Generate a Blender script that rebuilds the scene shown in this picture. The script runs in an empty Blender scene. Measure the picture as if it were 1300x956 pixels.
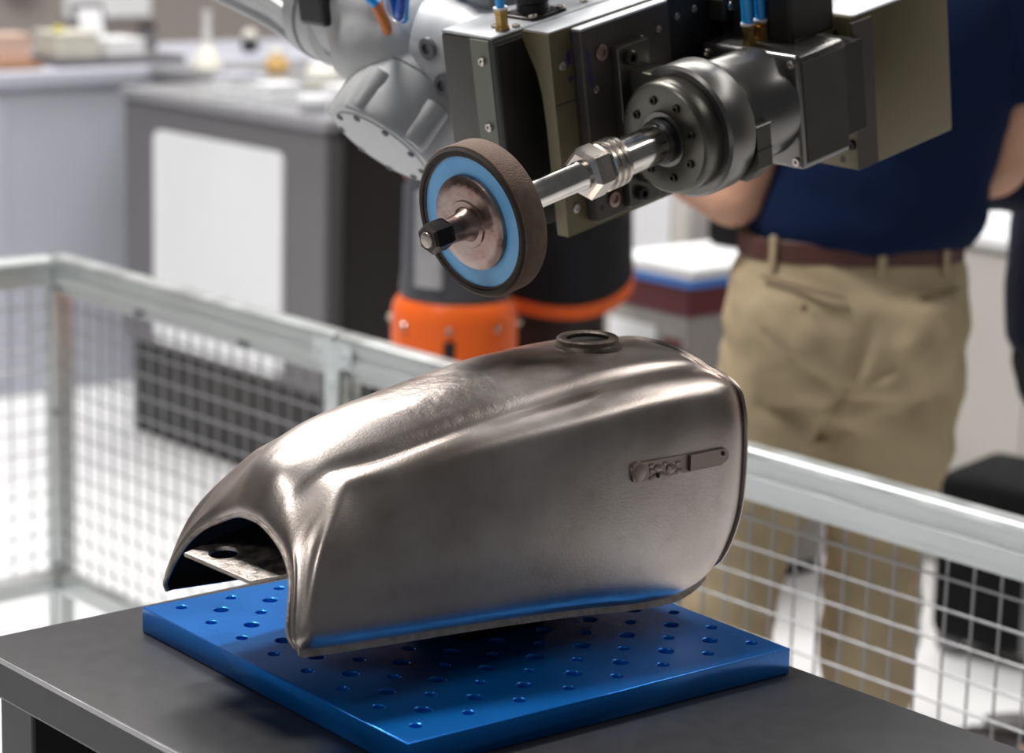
import bpy, bmesh, math, random
from mathutils import Vector, Matrix, Euler, noise

random.seed(7)
D = bpy.data
SC = bpy.context.scene
COL = SC.collection
PI = math.pi
R = math.radians

# ------------------------------------------------------------------ camera
cam_d = D.cameras.new('camera')
cam_d.sensor_width = 36.0
cam_d.sensor_fit = 'HORIZONTAL'
cam_d.lens = 3061.0 * 36.0 / 1300.0
cam_d.shift_y = -45.0 / 1300.0
cam_d.clip_end = 100
cam_d.dof.use_dof = True
cam_d.dof.focus_distance = 2.18
cam_d.dof.aperture_fstop = 5.0
cam = D.objects.new('camera', cam_d)
COL.objects.link(cam)
_az, _pi, _ro = R(49.1), R(11.5), R(1.5)
_f0 = Vector((math.cos(_az), math.sin(_az), 0))
_r0 = Vector((math.sin(_az), -math.cos(_az), 0))
_up = Vector((0, 0, 1))
_f = _f0 * math.cos(_pi) - _up * math.sin(_pi)
_u = _up * math.cos(_pi) + _f0 * math.sin(_pi)
_r = _r0 * math.cos(_ro) + _u * math.sin(_ro)
_u = _u * math.cos(_ro) - _r0 * math.sin(_ro)
_m = Matrix((_r, _u, -_f)).transposed().to_4x4()
_m.translation = Vector((0, 0, 1.64))
cam.matrix_world = _m
SC.camera = cam

# ------------------------------------------------------------------ world and light
world = D.worlds.new('hall')
SC.world = world
world.use_nodes = True
_bg = world.node_tree.nodes['Background']
_bg.inputs['Color'].default_value = (0.93, 0.95, 1.0, 1)
_bg.inputs['Strength'].default_value = 0.08

SC.view_settings.view_transform = 'Standard'
SC.view_settings.look = 'None'
SC.view_settings.exposure = 0.0
SC.view_settings.gamma = 1.0
SC.view_settings.use_curve_mapping = False


def scene_lamp(loc, size, power, target, color=(1, 0.98, 0.95)):
    l = D.lights.new('scene_lamp', 'AREA')
    l.shape = 'RECTANGLE'
    l.size, l.size_y = size
    l.energy = power
    l.color = color
    o = D.objects.new('scene_lamp', l)
    COL.objects.link(o)
    o.location = loc
    d = Vector(target) - Vector(loc)
    o.rotation_euler = d.to_track_quat('-Z', 'Y').to_euler()
    return o


# lamps of the hall roof, plus two added ones for tank and wheel
scene_lamp((1.25, 3.35, 4.6), (0.7, 0.5), 165, (1.35, 1.7, 1.0))
scene_lamp((3.9, 0.8, 4.0), (2.4, 0.20), 22, (1.4, 1.65, 1.0))  # added lamp, narrowed to draw the highlight along the tank's shoulder
scene_lamp((-1.9, 1.9, 4.2), (0.9, 0.5), 32, (1.4, 1.7, 1.1))  # added lamp that brightens the wheel face and the tank's nose
scene_lamp((4.4, 5.6, 5.0), (3.0, 2.0), 175, (3.9, 5.0, 0.0))
scene_lamp((5.8, 3.4, 5.0), (2.4, 1.6), 95, (4.0, 2.8, 0.0))
scene_lamp((2.2, 5.8, 5.0), (2.4, 1.6), 140, (2.4, 5.0, 0.0))


# ------------------------------------------------------------------ materials
def _nt(name):
    m = D.materials.new(name)
    m.use_nodes = True
    return m, m.node_tree, m.node_tree.nodes['Principled BSDF']


def mat(name, col, rough=0.5, metal=0.0, var=0.08, scale=30.0, bump=0.0, bscale=200.0, col2=None,
        rvar=0.08, spec=0.5, coat=0.0, detail=4.0):
    m, nt, b = _nt(name)
    N, L = nt.nodes, nt.links
    tc = N.new('ShaderNodeTexCoord')
    nz = N.new('ShaderNodeTexNoise')
    nz.inputs['Scale'].default_value = scale
    nz.inputs['Detail'].default_value = detail
    L.new(tc.outputs['Object'], nz.inputs['Vector'])
    mx = N.new('ShaderNodeMix')
    mx.data_type = 'RGBA'
    if col2 is None:
        c1 = tuple(max(0, c * (1 - var)) for c in col)
        c2 = tuple(min(1, c * (1 + var)) for c in col)
    else:
        c1, c2 = col, col2
    mx.inputs[6].default_value = (*c1, 1)
    mx.inputs[7].default_value = (*c2, 1)
    rp = N.new('ShaderNodeMapRange')
    rp.inputs[1].default_value = 0.3
    rp.inputs[2].default_value = 0.7
    L.new(nz.outputs['Fac'], rp.inputs[0])
    L.new(rp.outputs[0], mx.inputs[0])
    L.new(mx.outputs[2], b.inputs['Base Color'])
    rr = N.new('ShaderNodeMapRange')
    rr.inputs[1].default_value = 0.3
    rr.inputs[2].default_value = 0.7
    rr.inputs[3].default_value = max(0.02, rough - rvar)
    rr.inputs[4].default_value = min(1, rough + rvar)
    L.new(nz.outputs['Fac'], rr.inputs[0])
    L.new(rr.outputs[0], b.inputs['Roughness'])
    b.inputs['Metallic'].default_value = metal
    b.inputs['Specular IOR Level'].default_value = spec
    if coat:
        b.inputs['Coat Weight'].default_value = coat
        b.inputs['Coat Roughness'].default_value = 0.15
    if bump:
        n2 = N.new('ShaderNodeTexNoise')
        n2.inputs['Scale'].default_value = bscale
        n2.inputs['Detail'].default_value = 3
        L.new(tc.outputs['Object'], n2.inputs['Vector'])
        bp = N.new('ShaderNodeBump')
        bp.inputs['Strength'].default_value = bump
        bp.inputs['Distance'].default_value = 0.002
        L.new(n2.outputs['Fac'], bp.inputs['Height'])
        L.new(bp.outputs[0], b.inputs['Normal'])
    return m


def tank_mat():
    """bare sanded steel with brown tint, a crackled patch on the crown"""
    m, nt, b = _nt('bare_steel')
    N, L = nt.nodes, nt.links
    tc = N.new('ShaderNodeTexCoord')
    n1 = N.new('ShaderNodeTexNoise'); n1.inputs['Scale'].default_value = 7; n1.inputs['Detail'].default_value = 5
    n2 = N.new('ShaderNodeTexNoise'); n2.inputs['Scale'].default_value = 60; n2.inputs['Detail'].default_value = 6
    n3 = N.new('ShaderNodeTexNoise'); n3.inputs['Scale'].default_value = 420; n3.inputs['Detail'].default_value = 2
    for n in (n1, n2, n3):
        L.new(tc.outputs['Object'], n.inputs['Vector'])
    cr = N.new('ShaderNodeValToRGB')
    cr.color_ramp.elements[0].position = 0.32
    cr.color_ramp.elements[0].color = (0.45, 0.375, 0.335, 1)
    cr.color_ramp.elements[1].position = 0.68
    cr.color_ramp.elements[1].color = (0.64, 0.59, 0.56, 1)
    L.new(n1.outputs['Fac'], cr.inputs[0])
    mx = N.new('ShaderNodeMix'); mx.data_type = 'RGBA'; mx.blend_type = 'MULTIPLY'
    mx.inputs[0].default_value = 0.22
    L.new(cr.outputs[0], mx.inputs[6])
    c2 = N.new('ShaderNodeValToRGB')
    c2.color_ramp.elements[0].position = 0.28; c2.color_ramp.elements[0].color = (0.62, 0.55, 0.5, 1)
    c2.color_ramp.elements[1].position = 0.5; c2.color_ramp.elements[1].color = (1, 1, 1, 1)
    L.new(n2.outputs['Fac'], c2.inputs[0])
    L.new(c2.outputs[0], mx.inputs[7])
    L.new(mx.outputs[2], b.inputs['Base Color'])
    b.inputs['Metallic'].default_value = 1.0
    rr = N.new('ShaderNodeMapRange')
    rr.inputs[1].default_value = 0.3; rr.inputs[2].default_value = 0.7
    rr.inputs[3].default_value = 0.27; rr.inputs[4].default_value = 0.40
    L.new(n1.outputs['Fac'], rr.inputs[0])
    L.new(rr.outputs[0], b.inputs['Roughness'])
    # crackled lacquer patch: voronoi relief limited to a blotch on the crown
    vo = N.new('ShaderNodeTexVoronoi'); vo.inputs['Scale'].default_value = 130
    vo.feature = 'DISTANCE_TO_EDGE'
    L.new(tc.outputs['Object'], vo.inputs['Vector'])
    sx = N.new('ShaderNodeVectorMath'); sx.operation = 'DISTANCE'
    sx.inputs[1].default_value = (0.22, 0.0, 0.21)
    L.new(tc.outputs['Object'], sx.inputs[0])
    ms = N.new('ShaderNodeMapRange')
    ms.inputs[1].default_value = 0.04; ms.inputs[2].default_value = 0.10
    ms.inputs[3].default_value = 1.0; ms.inputs[4].default_value = 0.0
    L.new(sx.outputs['Value'], ms.inputs[0])
    b1 = N.new('ShaderNodeBump'); b1.inputs['Distance'].default_value = 0.0015
    mm = N.new('ShaderNodeMath'); mm.operation = 'MULTIPLY'; mm.inputs[1].default_value = 0.75
    L.new(ms.outputs[0], mm.inputs[0])
    L.new(mm.outputs[0], b1.inputs['Strength'])
    L.new(n2.outputs['Fac'], b1.inputs['Height'])
    b2 = N.new('ShaderNodeBump'); b2.inputs['Distance'].default_value = 0.001; b2.inputs['Strength'].default_value = 0.12
    L.new(n3.outputs['Fac'], b2.inputs['Height'])
    L.new(b1.outputs[0], b2.inputs['Normal'])
    L.new(b2.outputs[0], b.inputs['Normal'])
    return m


M_ = {}
M_['steel'] = tank_mat()
M_['steel_dark'] = mat('shaded_black_inside', (0.012, 0.01, 0.01), 0.8, 0.0)  # black stands for the unlit shade inside, over dark primer
M_['steel_worn'] = mat('worn_welded_steel', (0.36, 0.31, 0.28), 0.45, 1.0, scale=90, bump=0.5, bscale=260, col2=(0.55, 0.5, 0.46))
M_['steel_rust'] = mat('browned_steel', (0.24, 0.145, 0.12), 0.38, 1.0, scale=38, bump=0.2, col2=(0.48, 0.39, 0.36), rvar=0.15)
M_['bracket_steel'] = mat('brown_grey_bracket', (0.34, 0.28, 0.25), 0.5, 1.0, scale=60, var=0.12)
M_['neck'] = mat('dull_brown_neck', (0.15, 0.125, 0.105), 0.5, 1.0, scale=160, bump=0.4)
M_['blue_plate'] = mat('blue_anodised', (0.003, 0.185, 0.66), 0.25, 0.55, scale=6, var=0.07, bump=0.05, bscale=500, rvar=0.05)
M_['table'] = mat('black_table', (0.022, 0.022, 0.025), 0.38, 0.0, scale=60, var=0.06, bump=0.03, rvar=0.02)
M_['table_edge'] = mat('bright_edge_highlight', (0.45, 0.45, 0.47), 0.35, 0.7)
M_['alu'] = mat('anodised_aluminium', (0.60, 0.63, 0.63), 0.36, 0.80, var=0.03, scale=12)
M_['alu_dark'] = mat('grey_profile_slot', (0.24, 0.25, 0.26), 0.5, 0.4)
M_['wire'] = mat('galvanised_wire', (0.33, 0.33, 0.34), 0.45, 0.8)
M_['bracket_zinc'] = mat('zinc_bracket', (0.66, 0.70, 0.71), 0.4, 0.5)
M_['cast'] = mat('grey_cast_paint', (0.43, 0.435, 0.44), 0.42, 0.1, scale=18, var=0.08, bump=0.1, bscale=120)
M_['cast_dark'] = mat('dark_grey_cast', (0.12, 0.12, 0.125), 0.45, 0.1, scale=18)
M_['gun'] = mat('gunmetal_case', (0.10, 0.097, 0.09), 0.42, 0.35, scale=14, var=0.08)
M_['gun_top'] = mat('lid_and_top_sheen', (0.42, 0.43, 0.45), 0.38, 0.7, scale=14, var=0.08)  # lid metal, also paints the top sheen on bracket, plate and cover
M_['gun_strip'] = mat('olive_grey_strip', (0.17, 0.172, 0.145), 0.42, 0.35, scale=14)
M_['black_case'] = mat('black_case', (0.016, 0.014, 0.012), 0.45, 0.1)
M_['olive'] = mat('olive_anodised', (0.150, 0.126, 0.068), 0.38, 0.35, scale=9, var=0.1)
M_['darkplate'] = mat('dark_brown_plate', (0.075, 0.064, 0.057), 0.4, 0.4, scale=9, var=0.12)
M_['spindle'] = mat('dark_polished_steel', (0.18, 0.172, 0.165), 0.29, 0.9, scale=10, var=0.1, rvar=0.04)
M_['spindle_face'] = mat('spindle_face', (0.115, 0.110, 0.094), 0.33, 0.8, scale=10, var=0.1, rvar=0.04)
M_['motor_side'] = mat('matte_motor_panel', (0.036, 0.029, 0.026), 0.6, 0.0, var=0.02)
M_['chrome'] = mat('polished_shaft', (0.70, 0.66, 0.62), 0.16, 1.0, scale=40, var=0.06, rvar=0.05)
M_['nickel'] = mat('nickel_nut', (0.60, 0.54, 0.48), 0.27, 1.0, scale=40, var=0.08)
M_['black'] = mat('black_rubber', (0.01, 0.01, 0.011), 0.4)
M_['bolt'] = mat('black_bolt', (0.035, 0.028, 0.025), 0.35, 0.7)
M_['pin'] = mat('bright_screw', (0.6, 0.55, 0.5), 0.3, 1.0)
M_['wheel'] = mat('brown_abrasive', (0.125, 0.078, 0.057), 0.85, 0.0, scale=120, bump=0.6, bscale=700, col2=(0.185, 0.122, 0.092))
M_['wheel_edge'] = mat('dark_rubber_edge', (0.03, 0.022, 0.018), 0.75, 0.0, scale=90)
M_['wheel_blue'] = mat('blue_hub_disc', (0.13, 0.46, 0.86), 0.40, 0.0, scale=28, col2=(0.20, 0.54, 0.92), bump=0.1)
M_['hose'] = mat('blue_air_hose', (0.01, 0.36, 0.88), 0.25, 0.0, spec=0.6)
M_['hose_dark'] = mat('deep_blue_hose', (0.01, 0.09, 0.45), 0.25, 0.0, spec=0.6)
M_['brass'] = mat('brass', (0.55, 0.36, 0.12), 0.3, 1.0)
M_['orange_cable'] = mat('orange_cable', (0.75, 0.22, 0.05), 0.45)
M_['clear'] = mat('clear_plastic', (0.8, 0.8, 0.8), 0.25)
M_['ink'] = mat('violet_ink', (0.03, 0.02, 0.14), 0.6)
M_['floor'] = mat('white_hall_floor', (0.80, 0.80, 0.81), 0.30, 0.0, scale=1.2, var=0.03)
M_['wall'] = mat('taupe_wall', (0.32, 0.28, 0.265), 0.7, 0.0, scale=1.0, var=0.05)
M_['wall_light'] = mat('pale_wall', (0.62, 0.59, 0.55), 0.7, 0.0, scale=1.0, var=0.03)
M_['counter_grey'] = mat('counter_grey', (0.155, 0.15, 0.16), 0.5, 0.0, scale=3, var=0.04)
M_['counter_black'] = mat('counter_black', (0.016, 0.015, 0.015), 0.5)
M_['counter_top'] = mat('counter_top', (0.27, 0.27, 0.285), 0.35)
M_['panel_pale'] = mat('pale_blue_grey', (0.50, 0.51, 0.58), 0.5, 0.0, scale=2, var=0.03)
M_['white'] = mat('white_laminate', (0.86, 0.87, 0.89), 0.45, 0.0, scale=3, var=0.02)
M_['brownblack'] = mat('brown_black_cabinet', (0.008, 0.0055, 0.0055), 0.5, spec=0.15)
M_['robot_orange'] = mat('robot_orange', (0.85, 0.13, 0.012), 0.35, 0.0, scale=6, var=0.06)
M_['robot_grey'] = mat('robot_grey', (0.06, 0.062, 0.075), 0.4, 0.0, scale=6)
M_['robot_silver'] = mat('robot_silver', (0.42, 0.42, 0.44), 0.35, 0.4)
M_['khaki'] = mat('khaki_cotton', (0.40, 0.315, 0.20), 0.85, 0.0, scale=9, var=0.07, bump=0.2, bscale=900, spec=0.2)
M_['khaki_dark'] = mat('khaki_stitched_edge', (0.24, 0.18, 0.11), 0.9, 0.0, spec=0.2)
M_['navy'] = mat('navy_cotton', (0.004, 0.012, 0.042), 0.85, 0.0, scale=9, var=0.12, bump=0.2, bscale=900, spec=0.12)
M_['navy2'] = mat('navy_wool', (0.008, 0.011, 0.032), 0.8, 0.0, scale=9, spec=0.25)
M_['belt'] = mat('brown_leather', (0.09, 0.03, 0.022), 0.5)
M_['skin'] = mat('skin', (0.56, 0.30, 0.20), 0.55, 0.0, scale=20, var=0.05)
M_['hair'] = mat('black_hair', (0.015, 0.012, 0.01), 0.55, bump=0.5, bscale=120)
M_['shoe'] = mat('dark_shoe', (0.03, 0.025, 0.025), 0.45)
M_['shirt_black'] = mat('black_cotton', (0.012, 0.013, 0.017), 0.8, spec=0.25)
M_['trim_orange'] = mat('orange_trim', (0.82, 0.13, 0.015), 0.7)
M_['trouser_brown'] = mat('dark_brown_cloth', (0.035, 0.025, 0.024), 0.8, spec=0.25)
M_['paper'] = mat('white_paper', (0.85, 0.86, 0.88), 0.6, var=0.02)
M_['folder_blue'] = mat('blue_board', (0.05, 0.22, 0.70), 0.5)
M_['red'] = mat('dark_red_board', (0.13, 0.012, 0.015), 0.5)
M_['box_grey'] = mat('grey_board', (0.36, 0.34, 0.32), 0.6)
M_['pink'] = mat('pinkish_card', (0.62, 0.45, 0.38), 0.6)
M_['cream'] = mat('cream_card', (0.66, 0.64, 0.56), 0.6)
M_['tan'] = mat('tan_knob', (0.72, 0.46, 0.16), 0.4)
M_['brown_tray'] = mat('brown_tray', (0.40, 0.22, 0.13), 0.5)
M_['glass_white'] = mat('milky_glass', (0.78, 0.77, 0.68), 0.25)
M_['yellow'] = mat('yellow_cap', (0.65, 0.58, 0.05), 0.5)
M_['case_black'] = mat('black_luggage', (0.005, 0.005, 0.006), 0.75, spec=0.15, bump=0.2, bscale=400)
M_['case_grey'] = mat('grey_plastic', (0.16, 0.16, 0.17), 0.45)


# ------------------------------------------------------------------ mesh helpers
def link(name, me, m, parent=None, smooth=False):
    if smooth:
        me.polygons.foreach_set('use_smooth', [True] * len(me.polygons))
    if m is not None and not me.materials:
        me.materials.append(m)
    o = D.objects.new(name, me)
    COL.objects.link(o)
    if parent is not None:
        o.parent = parent
    return o


def obj(name, bm, m, parent=None, smooth=False, loc=None):
    bmesh.ops.recalc_face_normals(bm, faces=bm.faces)
    me = D.meshes.new(name)
    bm.to_mesh(me)
    bm.free()
    o = link(name, me, m, parent, smooth)
    if smooth:
        try:
            me.set_sharp_from_angle(angle=R(38))
        except Exception:
            pass
    if loc is not None:
        o.location = loc
    return o


def share(name, me, parent, loc=(0, 0, 0), rot=(0, 0, 0), scale=(1, 1, 1)):
    o = D.objects.new(name, me)
    COL.objects.link(o)
    o.parent = parent
    o.location = loc
    o.rotation_euler = rot
    o.scale = scale
    return o


def tag(o, label, cat, group=None, kind=None):
    o['label'] = label
    o['category'] = cat
    if group:
        o['group'] = group
    if kind:
        o['kind'] = kind
    return o


def thing(name, label, cat, loc=(0, 0, 0), rot=(0, 0, 0), group=None):
    o = D.objects.new(name, None)
    COL.objects.link(o)
    o.location = loc
    o.rotation_euler = rot
    o.empty_display_size = 0.05
    return tag(o, label, cat, group)


def BM():
    return bmesh.new()


def bx(bm, lo, hi, bev=0.0, seg=2, mtx=None):
    """axis aligned box, all edges rounded"""
    r = bmesh.ops.create_cube(bm, size=1.0)
    vs = r['verts']
    c = [(a + b) / 2 for a, b in zip(lo, hi)]
    s = [abs(b - a) for a, b in zip(lo, hi)]
    for v in vs:
        v.co = Vector((c[0] + v.co.x * s[0], c[1] + v.co.y * s[1], c[2] + v.co.z * s[2]))
    geo = list(vs)
    if bev > 0:
        es = list({e for v in vs for e in v.link_edges})
        rr = bmesh.ops.bevel(bm, geom=es, offset=bev, segments=seg, affect='EDGES', profile=0.5)
        geo = list({v for f in rr['faces'] for v in f.verts} | {v for v in vs if v.is_valid})
    if mtx is not None:
        for v in geo:
            v.co = mtx @ v.co
    return geo


def frame(d):
    d = Vector(d).normalized()
    h = Vector((0, 0, 1)) if abs(d.z) < 0.9 else Vector((1, 0, 0))
    x = h.cross(d).normalized()
    y = d.cross(x)
    return x, y, d


def lathe(bm, p, d, prof, seg=32, phase=0.0, cap0=True, cap1=True):
    """prof: list of (distance along d, radius) revolved about the axis p,d"""
    x, y, z = frame(d)
    p = Vector(p)
    rings = []
    for t, r in prof:
        rings.append([bm.verts.new(p + z * t + (x * math.cos(a) + y * math.sin(a)) * r)
                      for a in [2 * PI * i / seg + phase for i in range(seg)]])
    for a, b in zip(rings[:-1], rings[1:]):
        for i in range(seg):
            j = (i + 1) % seg
            bm.faces.new((a[i], a[j], b[j], b[i]))
    if cap0:
        bm.faces.new(list(reversed(rings[0])))
    if cap1:
        bm.faces.new(rings[-1])
    return bm


def ring(bm, p, d, r0, r1, t0, t1, seg=40):
    """tube with a bore: inner r0, outer r1, from t0 to t1"""
    lathe(bm, p, d, [(t0, r0), (t0, r1), (t1, r1), (t1, r0), (t0, r0)], seg, cap0=False, cap1=False)
    bmesh.ops.remove_doubles(bm, verts=bm.verts, dist=1e-6)
    return bm


def smoothpath(pts, n=8):
    P = [Vector(p) for p in pts]
    out = []
    for i in range(len(P) - 1):
        p0 = P[max(i - 1, 0)]; p1 = P[i]; p2 = P[i + 1]; p3 = P[min(i + 2, len(P) - 1)]
        for k in range(n):
            t = k / n
            out.append(0.5 * ((2 * p1) + (p2 - p0) * t + (2 * p0 - 5 * p1 + 4 * p2 - p3) * t * t + (3 * p1 - p0 - 3 * p2 + p3) * t ** 3))
    out.append(P[-1])
    return out


def tube(bm, pts, rad, seg=12, caps=True):
    P = [Vector(p) for p in pts]
    n = len(P)
    rs = rad if isinstance(rad, (list, tuple)) else [rad] * n
    T = [(P[min(i + 1, n - 1)] - P[max(i - 1, 0)]).normalized() for i in range(n)]
    x, y, _ = frame(T[0])
    rings = []
    for i in range(n):
        if i:
            x = (x - T[i] * x.dot(T[i])).normalized()
            y = T[i].cross(x)
        rings.append([bm.verts.new(P[i] + (x * math.cos(2 * PI * k / seg) + y * math.sin(2 * PI * k / seg)) * rs[i]) for k in range(seg)])
    for a, b in zip(rings[:-1], rings[1:]):
        for k in range(seg):
            j = (k + 1) % seg
            bm.faces.new((a[k], a[j], b[j], b[k]))
    if caps:
        bm.faces.new(list(reversed(rings[0])))
        bm.faces.new(rings[-1])
    return bm


def prism(bm, poly, d0, d1, axes=(0, 1, 2)):
    """polygon in axes[0],axes[1] extruded along axes[2] from d0 to d1"""
    def P(u, v, w):
        q = [0, 0, 0]
        q[axes[0]], q[axes[1]], q[axes[2]] = u, v, w
        return bm.verts.new(q)
    a = [P(u, v, d0) for u, v in poly]
    b = [P(u, v, d1) for u, v in poly]
    n = len(poly)
    for i in range(n):
        j = (i + 1) % n
        bm.faces.new((a[i], a[j], b[j], b[i]))
    bm.faces.new(list(reversed(a)))
    bm.faces.new(b)
    return bm


def rrect(w, h, r, n=5, cx=0, cy=0):
    pts = []
    for sx, sy, a0 in ((1, 1, 0), (-1, 1, PI / 2), (-1, -1, PI), (1, -1, 1.5 * PI)):
        for k in range(n + 1):
            a = a0 + (PI / 2) * k / n
            pts.append((cx + sx * (w / 2 - r) + r * math.cos(a), cy + sy * (h / 2 - r) + r * math.sin(a)))
    return pts


def plate_mesh(name, outline, holes, thick, bev=0.0):
    """flat plate with through holes from closed outlines, centred on z=0"""
    cu = D.curves.new(name, 'CURVE')
    cu.dimensions = '2D'
    cu.fill_mode = 'BOTH'
    cu.extrude = thick / 2 - bev
    cu.bevel_depth = bev
    cu.bevel_resolution = 1
    cu.offset = -bev
    for pts in [outline] + holes:
        s = cu.splines.new('POLY')
        s.points.add(len(pts) - 1)
        for q, (x, y) in zip(s.points, pts):
            q.co = (x, y, 0, 1)
        s.use_cyclic_u = True
    o = D.objects.new(name + '_tmp', cu)
    COL.objects.link(o)
    dg = bpy.context.evaluated_depsgraph_get()
    me = D.meshes.new_from_object(o.evaluated_get(dg))
    D.objects.remove(o)
    D.curves.remove(cu)
    me.name = name
    return me


def circle(cx, cy, r, n=16):
    return [(cx + r * math.cos(2 * PI * i / n), cy + r * math.sin(2 * PI * i / n)) for i in range(n)]


def remeshed(bm, voxel, smooth=3, disp=None, clip=None):
    """voxel-merge the overlapping closed volumes in bm into one continuous skin"""
    bmesh.ops.recalc_face_normals(bm, faces=bm.faces)
    me = D.meshes.new('tmp')
    bm.to_mesh(me)
    bm.free()
    o = D.objects.new('tmp', me)
    COL.objects.link(o)
    md = o.modifiers.new('r', 'REMESH')
    md.mode = 'VOXEL'
    md.voxel_size = voxel
    dg = bpy.context.evaluated_depsgraph_get()
    dg.update()
    out = D.meshes.new_from_object(o.evaluated_get(dg))
    D.objects.remove(o)
    D.meshes.remove(me)
    b = bmesh.new()
    b.from_mesh(out)
    D.meshes.remove(out)
    for _ in range(smooth):
        bmesh.ops.smooth_vert(b, verts=b.verts, factor=0.5, use_axis_x=True, use_axis_y=True, use_axis_z=True)
    b.normal_update()
    if disp:
        mv = [(v, v.normal * disp(v.co, v.normal)) for v in b.verts]
        for v, d in mv:
            v.co += d
    return b


def bolt_mesh(r, h, m, name='bolt'):
    """socket head cap screw along +z with a hexagonal recess"""
    bm = BM()
    hx = r * 0.5
    lathe(bm, (0, 0, 0), (0, 0, 1), [(0, r), (h * 0.85, r), (h, r * 0.88), (h, hx), (h * 0.35, hx)], 16)
    bmesh.ops.recalc_face_normals(bm, faces=bm.faces)
    me = D.meshes.new(name)
    bm.to_mesh(me)
    bm.free()
    me.materials.append(m)
    return me


# ================================================================== THE SETTING
def structure(o):
    o['kind'] = 'structure'
    return o


bm = BM()
bx(bm, (-3, -3, -0.1), (14, 14, 0.0))
structure(obj('floor', bm, M_['floor']))
bm = BM()
bx(bm, (-3, 9.0, 0), (14, 9.15, 4.5))
structure(obj('wall_back', bm, M_['wall']))
bm = BM()
bx(bm, (9.0, -3, 0), (9.15, 8.99, 4.5))
structure(obj('wall_right', bm, M_['wall_light']))

# ================================================================== TABLE + BLUE PLATE
TZ = 0.905
t = thing('work_table', 'black work table under the blue perforated plate', 'table', (1.315, 1.5, 0))
bm = BM()
bx(bm, (-0.289, -0.45, TZ - 0.04), (0.286, 0.446, TZ), 0.003)
obj('tabletop', bm, M_['table'], t)
bm = BM()
bx(bm, (-0.2905, -0.45, TZ - 0.004), (-0.2885, 0.443, TZ + 0.0006), 0.0004, 1)
obj('edge_highlight', bm, M_['table_edge'], t)  # bright strip paints the highlight on the table's left edge
for sx in (-0.25, 0.25):
    for sy in (-0.41, 0.375):
        bm = BM()
        bx(bm, (sx - 0.03, sy - 0.03, 0.02), (sx + 0.03, sy + 0.03, TZ - 0.04), 0.003)
        lg = obj('leg', bm, M_['table'], t)
        bm = BM()
        lathe(bm, (sx, sy, 0), (0, 0, 1), [(0, 0.035), (0.01, 0.035), (0.02, 0.02)], 16)
        obj('foot', bm, M_['black'], lg)
bm = BM()
bx(bm, (-0.22, -0.38, 0.08), (0.22, 0.36, 0.84), 0.004)
obj('cabinet_body', bm, M_['table'], t)

holes = []
for i in range(8):
    for j in range(8):
        holes.append(circle(-0.1852 + 0.0545 * i, 0.1945 - 0.0542 * j, 0.0052))
for i in range(7):
    for j in range(7):
        holes.append(circle(-0.158 + 0.0545 * i, 0.1674 - 0.0542 * j, 0.0072))
HS = 0.2153
pm = plate_mesh('fixture_plate', [(-HS, -HS), (HS, -HS), (HS, HS), (-HS, HS)], holes, 0.025, 0.0012)
pm.materials.clear()
pl = link('fixture_plate', pm, M_['blue_plate'])
pl.location = (1.3755, 1.6495, TZ + 0.0125)
pl.rotation_euler = (0, 0, R(-2.6))
tag(pl, 'square blue anodised metal plate with rows of drilled holes on black table', 'plate')

# ================================================================== FUEL TANK
TK = Vector((1.115, 1.655, 0.955))      # front of the tank, centre line
st = thing('support_stand', 'low dark steel stand between blue plate and fuel tank', 'stand', (1.40, 1.655, 0.93))
bm = BM()
bx(bm, (-0.05, -0.04, 0), (0.05, 0.04, 0.012), 0.002)
obj('base', bm, M_['bolt'], st)
bm = BM()
lathe(bm, (0, 0, 0.012), (0, 0, 1), [(0, 0.022), (0.150, 0.022), (0.150, 0.03), (0.158, 0.03)], 20)
obj('post', bm, M_['bolt'], st)
bm = BM()
bx(bm, (-0.05, -0.050, 0.170), (0.05, 0.050, 0.180), 0.002)
obj('cradle_bar', bm, M_['bolt'], st)

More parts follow.
